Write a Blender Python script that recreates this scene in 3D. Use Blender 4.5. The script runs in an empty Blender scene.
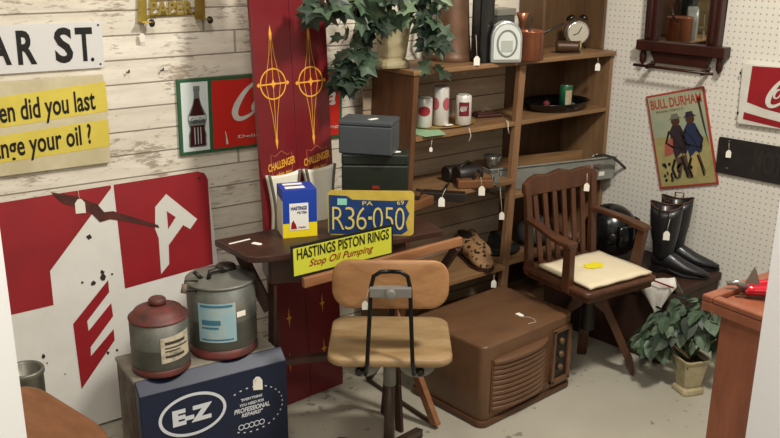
import bpy, bmesh, math, random
from mathutils import Vector, Matrix
random.seed(7)
V = Vector
S = bpy.context.scene
COL = S.collection
PI = math.pi

# ------------------------------------------------------------------ camera, world, light
FPX = 890.0
CAM = V((0, 0, 1.68))
pit = math.atan(279 / 890); rol = math.atan(24 / 2803); az = math.radians(48.34)
FW = V((math.cos(az) * math.cos(pit), math.sin(az) * math.cos(pit), -math.sin(pit)))
R0 = V((math.sin(az), -math.cos(az), 0)); U0 = R0.cross(FW)
RT = R0 * math.cos(rol) + U0 * math.sin(rol); UP = U0 * math.cos(rol) - R0 * math.sin(rol)
cd = bpy.data.cameras.new('camera'); cam = bpy.data.objects.new('camera', cd); COL.objects.link(cam)
cam.matrix_world = Matrix(((RT.x, UP.x, -FW.x, 0), (RT.y, UP.y, -FW.y, 0), (RT.z, UP.z, -FW.z, CAM.z), (0, 0, 0, 1)))
cd.sensor_width = 36; cd.lens = 36 * FPX / 780; cd.clip_start = 0.02
S.camera = cam
w = bpy.data.worlds.new('world'); S.world = w; w.use_nodes = True
w.node_tree.nodes['Background'].inputs[0].default_value = (1.0, 0.95, 0.87, 1)
w.node_tree.nodes['Background'].inputs[1].default_value = 0.15

def area(name, loc, target, size, power, col):
    l = bpy.data.lights.new(name, 'AREA'); l.energy = power; l.color = col; l.shape = 'DISK'; l.size = size
    o = bpy.data.objects.new(name, l); COL.objects.link(o); o.location = loc
    o.rotation_euler = (V(target) - V(loc)).to_track_quat('-Z', 'Y').to_euler()
area('overhead_light', (2.1, 0.75, 2.75), (2.1, 2.0, 0.6), 0.32, 62, (1, 0.95, 0.86))
area('overhead_light', (0.7, 1.2, 2.9), (1.0, 2.8, 1.0), 0.5, 21, (1, 0.95, 0.88))  # broad fill added to brighten the plank wall, not a known fixture
area('jamb_fill', (0.36, 0.34, 2.15), (0.6, 0.7, 1.0), 0.35, 11, (1, 0.985, 0.96))  # unseen light added close by only to whiten the door jambs
S.view_settings.view_transform = 'Standard'; S.view_settings.look = 'None'
S.view_settings.exposure = 0.0; S.view_settings.gamma = 1; S.view_settings.use_curve_mapping = False

# ------------------------------------------------------------------ measuring helpers
def ray(x, y): return FW + RT * ((x - 390) / FPX) - UP * ((y - 219) / FPX)
def hit(x, y, p, n):
    d = ray(x, y); n = V(n); return CAM + d * ((V(p) - CAM).dot(n) / d.dot(n))
def on_z(x, y, z): return hit(x, y, (0, 0, z), (0, 0, 1))
def on_x(x, y, X): return hit(x, y, (X, 0, 0), (1, 0, 0))
def on_y(x, y, Y): return hit(x, y, (0, Y, 0), (0, 1, 0))
WA = math.radians(-7)
WO = V((2.3, 2.82, 0)); WD = V((math.cos(WA), math.sin(WA), 0)); WN = V((math.sin(WA), -math.cos(WA), 0))
def on_w(x, y, off=0.012): return hit(x, y, WO + WN * off, WN)
FH = V((FW.x, FW.y, 0)).normalized()

# ------------------------------------------------------------------ materials
def lin(h):
    if isinstance(h, tuple): return h
    h = h.lstrip('#'); r = []
    for i in (0, 2, 4):
        c = int(h[i:i + 2], 16) / 255
        r.append(c / 12.92 if c < .04045 else ((c + .055) / 1.055) ** 2.4)
    return tuple(r) + (1,)
MC = {}
def mat(name, col, rough=.6, metal=0., col2=None, scale=6., stretch=(1, 1, 1), spec=.4, bump=0., lo=.35, hi=.65, coat=0., detail=6):
    if name in MC: return MC[name]
    m = bpy.data.materials.new(name); m.use_nodes = True; MC[name] = m
    nt = m.node_tree; b = nt.nodes['Principled BSDF']
    b.inputs['Base Color'].default_value = lin(col); b.inputs['Roughness'].default_value = rough
    b.inputs['Metallic'].default_value = metal; b.inputs['Specular IOR Level'].default_value = spec
    b.inputs['Coat Weight'].default_value = coat; b.inputs['Coat Roughness'].default_value = .15
    if col2 or bump:
        tc = nt.nodes.new('ShaderNodeTexCoord'); mp = nt.nodes.new('ShaderNodeMapping'); mp.inputs['Scale'].default_value = stretch
        nz = nt.nodes.new('ShaderNodeTexNoise'); nz.inputs['Scale'].default_value = scale; nz.inputs['Detail'].default_value = detail; nz.inputs['Roughness'].default_value = .65
        nt.links.new(tc.outputs['Object'], mp.inputs[0]); nt.links.new(mp.outputs[0], nz.inputs['Vector'])
    if col2:
        rp = nt.nodes.new('ShaderNodeValToRGB'); rp.color_ramp.elements[0].position = lo; rp.color_ramp.elements[1].position = hi
        rp.color_ramp.elements[0].color = lin(col); rp.color_ramp.elements[1].color = lin(col2)
        nt.links.new(nz.outputs[0], rp.inputs[0]); nt.links.new(rp.outputs[0], b.inputs['Base Color'])
    if bump:
        bp = nt.nodes.new('ShaderNodeBump'); bp.inputs['Strength'].default_value = bump; bp.inputs['Distance'].default_value = .004
        nt.links.new(nz.outputs[0], bp.inputs['Height']); nt.links.new(bp.outputs[0], b.inputs['Normal'])
    return m

def node(nt, t, **k):
    n = nt.nodes.new(t)
    for a, v in k.items(): setattr(n, a, v)
    return n
def M(nt, op, a, b=None, c=None):
    n = node(nt, 'ShaderNodeMath', operation=op)
    for i, v in enumerate((a, b, c)):
        if v is None: continue
        if isinstance(v, (int, float)): n.inputs[i].default_value = v
        else: nt.links.new(v, n.inputs[i])
    return n.outputs[0]
def mix(nt, f, a, b):
    n = node(nt, 'ShaderNodeMix', data_type='RGBA')
    for s, v in ((n.inputs[0], f), (n.inputs[6], a), (n.inputs[7], b)):
        if isinstance(v, (int, float)): s.default_value = v
        elif isinstance(v, tuple): s.default_value = v
        else: nt.links.new(v, s)
    return n.outputs[2]

def plank_mat(name, pitch, z0, cols, crack, length=1.25, chip='#8a7460', chipamt=.60):
    m = bpy.data.materials.new(name); m.use_nodes = True; nt = m.node_tree; b = nt.nodes['Principled BSDF']; b.inputs['Roughness'].default_value = .75
    tc = node(nt, 'ShaderNodeTexCoord'); sp = node(nt, 'ShaderNodeSeparateXYZ'); nt.links.new(tc.outputs['Object'], sp.inputs[0])
    X, Y, Z = sp.outputs
    zz = M(nt, 'DIVIDE', M(nt, 'SUBTRACT', Z, z0), pitch)
    row = M(nt, 'FLOOR', zz); fz = M(nt, 'FRACT', zz)
    off = M(nt, 'MULTIPLY', M(nt, 'FRACT', M(nt, 'MULTIPLY', M(nt, 'SINE', M(nt, 'MULTIPLY', row, 12.9898)), 43758.5)), length)
    xx = M(nt, 'DIVIDE', M(nt, 'ADD', X, off), length)
    fx = M(nt, 'FRACT', xx); cx = M(nt, 'FLOOR', xx)
    wn = node(nt, 'ShaderNodeTexWhiteNoise', noise_dimensions='2D'); cb = node(nt, 'ShaderNodeCombineXYZ')
    nt.links.new(row, cb.inputs[0]); nt.links.new(cx, cb.inputs[1]); nt.links.new(cb.outputs[0], wn.inputs['Vector'])
    base = mix(nt, wn.outputs[0], lin(cols[0]), lin(cols[1]))
    mp = node(nt, 'ShaderNodeCombineXYZ'); nt.links.new(M(nt, 'MULTIPLY', X, 5), mp.inputs[0]); nt.links.new(M(nt, 'MULTIPLY', row, 7.7), mp.inputs[1]); nt.links.new(M(nt, 'MULTIPLY', Z, 38), mp.inputs[2])
    nz = node(nt, 'ShaderNodeTexNoise'); nz.inputs['Scale'].default_value = 1; nz.inputs['Detail'].default_value = 8; nz.inputs['Roughness'].default_value = .62
    nt.links.new(mp.outputs[0], nz.inputs['Vector'])
    r1 = node(nt, 'ShaderNodeMapRange'); r1.inputs[1].default_value = .35; r1.inputs[2].default_value = .72; nt.links.new(nz.outputs[0], r1.inputs[0])
    c1 = mix(nt, M(nt, 'MULTIPLY', r1.outputs[0], .55), base, lin(cols[2]))
    mp2 = node(nt, 'ShaderNodeCombineXYZ'); nt.links.new(M(nt, 'MULTIPLY', X, 20), mp2.inputs[0]); nt.links.new(M(nt, 'MULTIPLY', row, 3.3), mp2.inputs[1]); nt.links.new(M(nt, 'MULTIPLY', Z, 85), mp2.inputs[2])
    n2 = node(nt, 'ShaderNodeTexNoise'); n2.inputs['Scale'].default_value = 1; n2.inputs['Detail'].default_value = 5; n2.inputs['Roughness'].default_value = .7
    nt.links.new(mp2.outputs[0], n2.inputs['Vector'])
    n3 = node(nt, 'ShaderNodeTexNoise'); n3.inputs['Scale'].default_value = 5; nt.links.new(tc.outputs['Object'], n3.inputs['Vector'])
    r2 = node(nt, 'ShaderNodeMapRange'); r2.inputs[1].default_value = chipamt; r2.inputs[2].default_value = chipamt + .06
    nt.links.new(M(nt, 'ADD', M(nt, 'MULTIPLY', n2.outputs[0], .65), M(nt, 'MULTIPLY', n3.outputs[0], .42)), r2.inputs[0])
    c2 = mix(nt, M(nt, 'MULTIPLY', r2.outputs[0], .75), c1, lin(chip))
    e = M(nt, 'MINIMUM', fz, M(nt, 'SUBTRACT', 1, fz))
    r3 = node(nt, 'ShaderNodeMapRange'); r3.inputs[1].default_value = .012; r3.inputs[2].default_value = .045; r3.inputs[3].default_value = 1; r3.inputs[4].default_value = 0; nt.links.new(e, r3.inputs[0])
    ex = M(nt, 'LESS_THAN', fx, .003)
    lm = M(nt, 'MAXIMUM', r3.outputs[0], M(nt, 'MULTIPLY', ex, .7))
    c3 = mix(nt, M(nt, 'MULTIPLY', lm, .85), c2, lin(crack))
    nt.links.new(c3, b.inputs['Base Color'])
    bp = node(nt, 'ShaderNodeBump'); bp.inputs['Strength'].default_value = .5; bp.inputs['Distance'].default_value = .003
    nt.links.new(M(nt, 'SUBTRACT', M(nt, 'MULTIPLY', nz.outputs[0], .3), lm), bp.inputs['Height']); nt.links.new(bp.outputs[0], b.inputs['Normal'])
    return m

def peg_mat():
    m = bpy.data.materials.new('pegboard'); m.use_nodes = True; nt = m.node_tree; b = nt.nodes['Principled BSDF']; b.inputs['Roughness'].default_value = .5
    tc = node(nt, 'ShaderNodeTexCoord'); sp = node(nt, 'ShaderNodeSeparateXYZ'); nt.links.new(tc.outputs['Object'], sp.inputs[0])
    a = M(nt, 'SUBTRACT', M(nt, 'FRACT', M(nt, 'DIVIDE', sp.outputs[1], .0254)), .5)
    c = M(nt, 'SUBTRACT', M(nt, 'FRACT', M(nt, 'DIVIDE', sp.outputs[2], .0254)), .5)
    d = M(nt, 'SQRT', M(nt, 'ADD', M(nt, 'MULTIPLY', a, a), M(nt, 'MULTIPLY', c, c)))
    r = node(nt, 'ShaderNodeMapRange'); r.inputs[1].default_value = .08; r.inputs[2].default_value = .19; r.inputs[3].default_value = 1; r.inputs[4].default_value = 0; nt.links.new(d, r.inputs[0])
    nt.links.new(mix(nt, M(nt, 'MULTIPLY', r.outputs[0], .62), lin('#dcd7cb'), lin('#5a5248')), b.inputs['Base Color'])
    return m

def floor_mat():
    m = bpy.data.materials.new('concrete'); m.use_nodes = True; nt = m.node_tree; b = nt.nodes['Principled BSDF']; b.inputs['Roughness'].default_value = .55
    tc = node(nt, 'ShaderNodeTexCoord')
    n1 = node(nt, 'ShaderNodeTexNoise'); n1.inputs['Scale'].default_value = 3.5; n1.inputs['Detail'].default_value = 6
    n2 = node(nt, 'ShaderNodeTexNoise'); n2.inputs['Scale'].default_value = 26; n2.inputs['Detail'].default_value = 3
    n3 = node(nt, 'ShaderNodeTexNoise'); n3.inputs['Scale'].default_value = 2.2
    for n in (n1, n2, n3): nt.links.new(tc.outputs['Object'], n.inputs['Vector'])
    c = mix(nt, n1.outputs[0], lin('#b2ac9c'), lin('#969080'))
    r = node(nt, 'ShaderNodeMapRange'); r.inputs[1].default_value = .82; r.inputs[2].default_value = .86
    nt.links.new(M(nt, 'ADD', M(nt, 'MULTIPLY', n2.outputs[0], .8), M(nt, 'MULTIPLY', n3.outputs[0], .6)), r.inputs[0])
    c = mix(nt, M(nt, 'MULTIPLY', r.outputs[0], .6), c, lin('#4f4a3e'))
    nt.links.new(c, b.inputs['Base Color'])
    return m

def wood(name, a, b_, stretch=(1.5, 14, 14), rough=.5, **k): return mat(name, a, rough, 0, b_, 2.2, stretch, lo=.3, hi=.7, **k)
SHELFW = wood('shelf_pine', '#936f4b', '#6c5036')
SHELFV = wood('shelf_pine_upright', '#7f5d3c', '#594028', (14, 14, 1.5))
DARKW = wood('dark_table_wood', '#2a1a14', '#45291e', (2, 12, 12), .38)
PLYW = wood('worn_plywood', '#a67a4f', '#835a36', (3, 9, 9), .45)
PLYL = wood('pale_worn_plywood', '#a88e67', '#80623f', (2.2, 7, 7), .5)
ARMW = wood('armchair_wood', '#593623', '#3d2417', (9, 9, 2), .35)
REDW = wood('red_brown_wood', '#96593f', '#774530', (8, 8, 2), .35)
CONS = wood('console_brown', '#6c4d35', '#593f2b', (2, 5, 5), .33)
TAG = mat('tag_paper', '#ece6d8', .7)
STRING = mat('string', '#cfc8b8', .8)
BLACK = mat('black_gloss', '#0b0b0c', .22, spec=.6)
MATTEBLACK = mat('black_paint', '#141313', .5)
DARKMETAL = mat('dark_metal', '#3b3834', .4, .7)
GREYM = mat('grey_bracket', '#7c7a74', .45, .3)
RED = mat('sign_red', '#961f26', .42, col2='#851b22', scale=4)
WHITE = mat('sign_white', '#d9d6cc', .42, col2='#c6c2b5', scale=5)
YEL = mat('sign_yellow', '#d9c653', .5, col2='#cdb84c', scale=6)
INK = mat('black_ink', '#14110f', .5)
GOLD = mat('gold_paint', '#d99a35', .5)

# ------------------------------------------------------------------ mesh builder
class MB:
    def __init__(s): s.v = []; s.f = []; s.sm = []
    def add(s, vs, fs, T=None, smooth=False):
        o = len(s.v)
        for p in vs: s.v.append(T @ V(p) if T else V(p))
        for f in fs: s.f.append(tuple(i + o for i in f)); s.sm.append(smooth)
        return s
    def box(s, a, b, T=None):
        (x0, y0, z0), (x1, y1, z1) = a, b
        x0, x1 = min(x0, x1), max(x0, x1); y0, y1 = min(y0, y1), max(y0, y1); z0, z1 = min(z0, z1), max(z0, z1)
        return s.add([(x0, y0, z0), (x1, y0, z0), (x1, y1, z0), (x0, y1, z0), (x0, y0, z1), (x1, y0, z1), (x1, y1, z1), (x0, y1, z1)],
                     [(0, 3, 2, 1), (4, 5, 6, 7), (0, 1, 5, 4), (1, 2, 6, 5), (2, 3, 7, 6), (3, 0, 4, 7)], T)
    def lathe(s, prof, n=28, T=None, cap=True, smooth=True):
        vs = []; fs = []
        for r, z in prof:
            for i in range(n): a = 2 * PI * i / n; vs.append((r * math.cos(a), r * math.sin(a), z))
        for k in range(len(prof) - 1):
            for i in range(n): j = (i + 1) % n; fs.append((k * n + i, k * n + j, (k + 1) * n + j, (k + 1) * n + i))
        s.add(vs, fs, T, smooth)
        if cap:
            for k, fl in ((0, True), (len(prof) - 1, False)):
                if prof[k][0] > 1e-5:
                    c = [vs[k * n + i] for i in range(n)]
                    s.add(c, [tuple(range(n))[::-1] if fl else tuple(range(n))], T)
        return s
    def prism(s, pts, z0, z1, T=None):   # outline in xy, extruded
        n = len(pts)
        vs = [(x, y, z0) for x, y in pts] + [(x, y, z1) for x, y in pts]
        fs = [tuple(range(n))[::-1], tuple(range(n, 2 * n))] + [(i, (i + 1) % n, n + (i + 1) % n, n + i) for i in range(n)]
        return s.add(vs, fs, T)
    def loft(s, rings, T=None, smooth=True, closed=False):
        n = len(rings[0]); vs = [p for r in rings for p in r]; fs = []
        for k in range(len(rings) - 1):
            for i in range(n): j = (i + 1) % n; fs.append((k * n + i, k * n + j, (k + 1) * n + j, (k + 1) * n + i))
        if not closed: fs += [tuple(range(n))[::-1], tuple(range((len(rings) - 1) * n, len(rings) * n))]
        return s.add(vs, fs, T, smooth)
    def tube(s, path, r, n=8, T=None):
        path = [V(p) for p in path]; rs = r if isinstance(r, (list, tuple)) else [r] * len(path)
        rings = []; prev = None
        for i, p in enumerate(path):
            d = (path[min(i + 1, len(path) - 1)] - path[max(i - 1, 0)]).normalized()
            if prev is None:
                a = d.orthogonal().normalized()
            else:
                a = (prev - d * prev.dot(d)).normalized()
            prev = a; b = d.cross(a)
            rings.append([p + (a * math.cos(2 * PI * k / n) + b * math.sin(2 * PI * k / n)) * rs[i] for k in range(n)])
        return s.loft(rings, T)
    def bar(s, a, b, w_, h, T=None, up=(0, 0, 1)):   # rectangular bar from a to b
        a = V(a); b = V(b); d = (b - a).normalized(); u = V(up)
        x = d.cross(u)
        if x.length < 1e-4: x = V((1, 0, 0))
        x.normalize(); y = x.cross(d)
        r = lambda p: [p + x * w_ / 2 + y * h / 2, p - x * w_ / 2 + y * h / 2, p - x * w_ / 2 - y * h / 2, p + x * w_ / 2 - y * h / 2]
        return s.loft([r(a), r(b)], T, False)
    def obj(s, name, m, parent=None, world=False, bev=0, sub=0, solid=0):
        me = bpy.data.meshes.new(name)
        vs = s.v
        if world and parent is not None:
            mw = wm(parent).inverted(); vs = [mw @ p for p in vs]
        me.from_pydata([tuple(p) for p in vs], [], s.f); me.update()
        bm = bmesh.new(); bm.from_mesh(me); bmesh.ops.remove_doubles(bm, verts=bm.verts, dist=1e-6); 
        bmesh.ops.recalc_face_normals(bm, faces=bm.faces); bm.to_mesh(me); bm.free()
        if len(me.polygons) == len(s.sm): me.polygons.foreach_set('use_smooth', s.sm)
        elif any(s.sm): me.polygons.foreach_set('use_smooth', [True] * len(me.polygons))
        me.materials.append(m)
        o = bpy.data.objects.new(name, me); COL.objects.link(o)
        if parent is not None: o.parent = parent
        if solid:
            q = o.modifiers.new('s', 'SOLIDIFY'); q.thickness = solid; q.offset = 0
        if bev:
            q = o.modifiers.new('b', 'BEVEL'); q.width = bev; q.segments = 2; q.limit_method = 'ANGLE'; q.angle_limit = .7
        if sub:
            q = o.modifiers.new('u', 'SUBSURF'); q.levels = sub; q.render_levels = sub
        return o
def wm(o):
    m = Matrix.LocRotScale(o.location, o.rotation_euler, o.scale)
    return wm(o.parent) @ m if o.parent else m
def thing(name, label, cat, loc=(0, 0, 0), rz=0, group=None):
    o = bpy.data.objects.new(name, None); COL.objects.link(o); o.location = loc; o.rotation_euler = (0, 0, rz)
    o.empty_display_size = .05
    return tag(o, label, cat, group)
def tag(o, label, cat, group=None):
    o['label'] = label; o['category'] = cat
    if group: o['group'] = group
    return o
def struct(o): o['kind'] = 'structure'; return o
def Tr(loc=(0, 0, 0), rx=0, ry=0, rz=0, s=1):
    return Matrix.Translation(loc) @ Matrix.Rotation(rz, 4, 'Z') @ Matrix.Rotation(ry, 4, 'Y') @ Matrix.Rotation(rx, 4, 'X') @ Matrix.Scale(s, 4)
def rrect(w_, h, r, n=5, cx=0, cy=0):
    pts = []
    for sx, sy, a0 in ((1, 1, 0), (-1, 1, 90), (-1, -1, 180), (1, -1, 270)):
        for i in range(n + 1):
            a = math.radians(a0 + 90 * i / n)
            pts.append((cx + sx * (w_ / 2 - r) + r * math.cos(a), cy + sy * (h / 2 - r) + r * math.sin(a)))
    return pts
def ell(cx, cy, rx, ry, n=32): return [(cx + rx * math.cos(2 * PI * i / n), cy + ry * math.sin(2 * PI * i / n)) for i in range(n)]

# flat frame: O bottom-left corner, U right, W up, N out
class Fr:
    def __init__(s, O, U, W, w_=1, h=1):
        s.O = V(O); s.U = V(U).normalized(); s.W = V(W); s.W = (s.W - s.U * s.W.dot(s.U)).normalized(); s.N = s.U.cross(s.W); s.w = w_; s.h = h
        if (CAM - s.O).dot(s.N) < 0: s.N = -s.N
    def T(s, n=0):
        o = s.O + s.N * n
        return Matrix(((s.U.x, s.W.x, s.N.x, o.x), (s.U.y, s.W.y, s.N.y, o.y), (s.U.z, s.W.z, s.N.z, o.z), (0, 0, 0, 1)))
    def at(s, x, y, n=0):
        p = hit(x, y, s.O + s.N * n, s.N) - s.O
        return (p.dot(s.U), p.dot(s.W))
    def ats(s, *pts): return [s.at(*p) for p in pts]
def quad_frame(tl, tr, br, bl):
    U = (tr - tl) + (br - bl); W = (tl - bl) + (tr - br); c = (tl + tr + br + bl) / 4
    w_ = ((tr - tl).length + (br - bl).length) / 2; h = ((tl - bl).length + (tr - br).length) / 2
    f = Fr(c, U, W, w_, h); f.O = c - f.U * w_ / 2 - f.W * h / 2; return f
def stroke(pts, wd, closed=False):
    """ribbon along a 2d polyline -> list of quads as (verts, faces)"""
    P = [V((p[0], p[1])) for p in pts]; n = len(P); L = []; Rr = []
    for i, p in enumerate(P):
        a = P[i - 1] if (i or closed) else P[i]; b = P[(i + 1) % n] if (i < n - 1 or closed) else P[i]
        d = (b - a).normalized() if (b - a).length > 1e-9 else V((1, 0)); q = V((-d.y, d.x))
        ww = wd[i] if isinstance(wd, (list, tuple)) else wd
        L.append(p + q * ww / 2); Rr.append(p - q * ww / 2)
    vs = [(p.x, p.y, 0) for p in L] + [(p.x, p.y, 0) for p in Rr]
    m = n if closed else n - 1
    return vs, [(i, (i + 1) % n, n + (i + 1) % n, n + i) for i in range(m)]
def flat(mb, fr, pts, n=.001, th=.0008):
    mb.prism(pts, 0, th, fr.T(n - th)); return mb
def fstroke(mb, fr, pts, wd, n=.001, closed=False):
    vs, fs = stroke(pts, wd, closed); mb.add(vs, fs, fr.T(n)); return mb
def text(mb, fr, s, box, n=.0015, bold=0., shear=0., extr=0., rot=0, sp=1.0):
    """fit string s into box (u0,v0,u1,v1) on the frame; rot turns about the box centre"""
    cu = bpy.data.curves.new('t', 'FONT'); cu.body = s; cu.offset = bold; cu.shear = shear; cu.resolution_u = 3; cu.space_character = sp
    o = bpy.data.objects.new('t', cu); COL.objects.link(o); dg = bpy.context.evaluated_depsgraph_get(); dg.update()
    me = bpy.data.meshes.new_from_object(o.evaluated_get(dg)); bpy.data.objects.remove(o)
    vs = [v.co for v in me.vertices]
    if not vs: return mb
    x0 = min(v.x for v in vs); x1 = max(v.x for v in vs); y0 = min(v.y for v in vs); y1 = max(v.y for v in vs)
    u0, v0, u1, v1 = box; c, d = math.cos(rot), math.sin(rot); cx, cy = (u0 + u1) / 2, (v0 + v1) / 2
    out = []
    for v in vs:
        a = (v.x - x0) / (x1 - x0) * (u1 - u0) - (u1 - u0) / 2; b = (v.y - y0) / (y1 - y0) * (v1 - v0) - (v1 - v0) / 2
        out.append((cx + a * c - b * d, cy + a * d + b * c, 0))
    mb.add(out, [tuple(p.vertices) for p in me.polygons], fr.T(n)); bpy.data.meshes.remove(me)
    return mb
def ptext(mb, fr, s, bl, tr, **k):
    """text box given by two photo points lying on the sign"""
    a = fr.at(*bl); b = fr.at(*tr); return text(mb, fr, s, (a[0], a[1], b[0], b[1]), **k)

def price_tag(par, top, bottom, w_=.02, face=None, label='small white paper price tag'):
    """string from top down to the tag hanging at bottom (world points)"""
    top = V(top); b = V(bottom); n = V(face).normalized() if face else (CAM - b).normalized(); n.z = 0; n.normalize()
    u = n.cross(V((0, 0, 1))).normalized(); h = w_ * 1.55
    f = Fr(b - u * w_ / 2 - V((0, 0, h)), u, (0, 0, 1))
    m = MB(); m.prism([(0, 0), (w_, 0), (w_, h * .72), (w_ * .68, h), (w_ * .32, h), (0, h * .72)], 0, .0012, f.T(0))
    o = m.obj('price_tag', TAG, par, True)
    s = MB(); s.tube([top, (top + b) / 2 + n * .001, b - V((0, 0, .002)) + n * .001], .0009, 5); s.obj('string', STRING, o, False if par is None else True)
    return o
def flat_tag(par, p, ux, w_=.03, h=.02, up=None):
    """tag lying on a surface; ux its long direction, up the surface normal"""
    up = V(up or (0, 0, 1)); u = V(ux).normalized(); v = up.cross(u).normalized(); p = V(p)
    T = Matrix(((u.x, v.x, up.x, p.x), (u.y, v.y, up.y, p.y), (u.z, v.z, up.z, p.z), (0, 0, 0, 1)))
    m = MB(); m.prism([(-w_ / 2, -h / 2), (w_ * .3, -h / 2), (w_ / 2, -h * .2), (w_ / 2, h * .2), (w_ * .3, h / 2), (-w_ / 2, h / 2)], 0.0003, .0018, T)
    return m.obj('price_tag', TAG, par, par is not None)

# ------------------------------------------------------------------ setting
m = MB().box((-3, -3, -.05), (4.2, 4.2, 0)); struct(m.obj('floor', floor_mat()))
m = MB().box((-3.6, 0, 0), (1.35, .06, 3.0)); o = m.obj('wall_left', plank_mat('whitewashed_planks', .0838, 1.359 - .0838 * 20, ('#e9e2d2', '#dcd4c2', '#b9ab96'), '#6a5c4b', 3.1, '#8d7a66', .575))
o.location = (2.3, 2.82, 0); o.rotation_euler = (0, 0, WA); struct(o)
m = MB().box((3.52, -2.2, 0), (3.58, 2.9, 3.0)); struct(m.obj('wall_right', peg_mat()))
m = MB().box((3.508, -2.2, 0), (3.519, 2.6, .085)); struct(m.obj('baseboard_right', mat('baseboard_white', '#b9b4a4', .6), bev=.003))
# doorway the photograph looks through
JAMB = mat('jamb_white', '#efede8', .45)
RH = V((R0.x, R0.y, 0)).normalized()
def door_wall(name, c, side):
    base = V((c[0], c[1], 0)); d = RH * side
    pts = [base, base - FH * .13, base - FH * .13 + d * 1.6, base + d * 1.6]
    m = MB(); m.prism([(p.x, p.y) for p in pts], 0, 2.9)
    return struct(m.obj(name, JAMB))
door_wall('wall_front_left', (.288, .948), -1); door_wall('wall_front_right', (.904, .40), 1)

# ------------------------------------------------------------------ shelf unit
SA = math.radians(-4)
sh = thing('shelf_unit', 'tall brown pine shelf unit full of curios in the corner', 'shelf', (2.34, 2.482, 0), SA)
SM = wm(sh); SU = V((math.cos(SA), math.sin(SA), 0)); SV = V((-math.sin(SA), math.cos(SA), 0))
def sp(u, v, z): return SM @ V((u, v, z))
D = .275; L = 1.165
# left panel leans a little
m = MB(); m.prism([(-.045, 0), (-.045, D), (-.025, D), (-.025, 0)], 0, .01)
m = MB().loft([[V((-.075, 0, 0)), V((-.052, 0, 0)), V((-.052, D, 0)), V((-.075, D, 0))], [V((-.012, 0, 1.185)), V((.012, 0, 1.185)), V((.012, D, 1.185)), V((-.012, D, 1.185))]], None, False)
m.obj('side_panel', wood('side_panel_brown', '#6a4629', '#4c301c', (14, 14, 1.6)), sh, bev=.002)
m = MB().box((L - .022, 0, 0), (L, D, 1.185)); m.obj('side_panel', wood('side_panel_tan', '#8a6b4b', '#6c5036', (14, 14, 1.6)), sh, bev=.002)
m = MB().prism([(-.02, -.006), (.56, -.006), (.9, -.012), (L - .03, -.02), (L + .004, -.012), (L + .004, D), (-.02, D)], 1.185, 1.205)
m.obj('top_board', SHELFW, sh, bev=.004)
m = MB().loft([[V((.495, -.004, 0)), V((.535, -.004, 0)), V((.535, .022, 0)), V((.495, .022, 0))], [V((.556, -.004, 1.184)), V((.592, -.004, 1.184)), V((.592, .022, 1.184)), V((.556, .022, 1.184))]], None, False)
m.obj('post', wood('post_pine', '#957050', '#705036', (14, 14, 1.5)), sh, bev=.002)
for z, a, b, d0 in ((.945, 0, L - .024, 0), (.70, -.02, .53, -.03), (.618, .53, L - .024, 0), (.31, -.04, .5, -.03), (.06, -.06, L - .024, 0)):
    m = MB().box((a, d0, z - .018), (b, D - .01, z)); m.obj('shelf_board', SHELFW, sh, bev=.002)
BACKM = plank_mat('weathered_back_boards', .083, .02, ('#baa790', '#a5917a', '#84715d'), '#3a2d22', 3.0, '#b0a38f', .6)
m = MB().box((-.06, D - .008, .0), (.74, D, 1.183)); m.obj('back_boards', BACKM, sh)
m = MB().box((.742, D - .008, .0), (L - .024, D, 1.183)); m.obj('back_panel', wood('back_panel_brown', '#5f4228', '#46301d', (14, 14, 1.6)), sh)
# upper cabinet on the right half
UC = wood('upper_box_brown', '#6b5136', '#523c28', (14, 14, 1.6))
m = MB().box((.835, D - .01, 1.206), (1.16, D, 1.62)); m.obj('upper_back_panel', UC, sh)
m = MB().box((1.145, .06, 1.206), (1.163, D - .011, 1.62)); m.obj('upper_side_panel', UC, sh, bev=.002)
m = MB().box((.82, .13, 1.206), (.834, D, 1.62)); m.obj('upper_side_panel', UC, sh, bev=.002)
m = MB().box((.81, .06, 1.621), (1.163, D, 1.64)); m.obj('upper_top_board', UC, sh, bev=.002)
price_tag(sh, on_y(598, 54, 2.40), on_y(598, 63, 2.40), .022)
price_tag(sh, on_y(432, 140, 2.455), on_y(431, 147, 2.455), .012)
price_tag(sh, on_y(500, 186, 2.43), on_y(502, 212, 2.40), .022)

# ------------------------------------------------------------------ wall signs (left wall)
def wall_fr(tl, tr, br, bl, off=.012): return quad_frame(*[on_w(*p, off) for p in (tl, tr, br, bl)])
def line(m, f, s, a, b, h, **k):
    """text whose baseline runs from photo point a to b, h = cap height in metres"""
    A = f.at(*a); B = f.at(*b); d = V(B) - V(A); l = d.length; ang = math.atan2(d.y, d.x); c = (V(A) + V(B)) / 2 + V((-d.y, d.x)).normalized() * h / 2
    return text(m, f, s, (c.x - l / 2, c.y - h / 2, c.x + l / 2, c.y + h / 2), rot=ang, **k)
# street sign
f = wall_fr((-60, 30), (102.5, 19.5), (104, 69.5), (-60, 76))
t = thing('street_sign', 'white street sign reading AR ST. in black letters, high on planks', 'sign', f.O)
m = MB(); m.prism(rrect(f.w, f.h, .012, 4, f.w / 2, f.h / 2), -.010, 0, f.T(0)); m.obj('sign_panel', mat('street_white', '#d5d3cf', .35), t, True, bev=.001)
m = MB()
for ch, x0, x1, yb_, yt_ in (('A', -12, 12, 66, 31), ('R', 18.5, 37.5, 65, 30.5), ('S', 56, 74, 63.5, 27.5), ('T', 77, 94, 61.5, 27.5), ('.', 91, 94.5, 61.5, 57.5)):
    line(m, f, ch, (x0, yb_ + .0), (x1, yb_ - .05 * (x1 - x0)), (f.at(x0, yt_)[1] - f.at(x0, yb_)[1]), bold=.03 if ch != '.' else .0)
m.obj('lettering', INK, t, True)
m = MB()
for p in ((98, 25), (100.5, 64)): u, v = f.at(*p); m.lathe([(.0035, .0), (.0035, .002)], 10, f.T(0) @ Tr((u, v, 0)))
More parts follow.
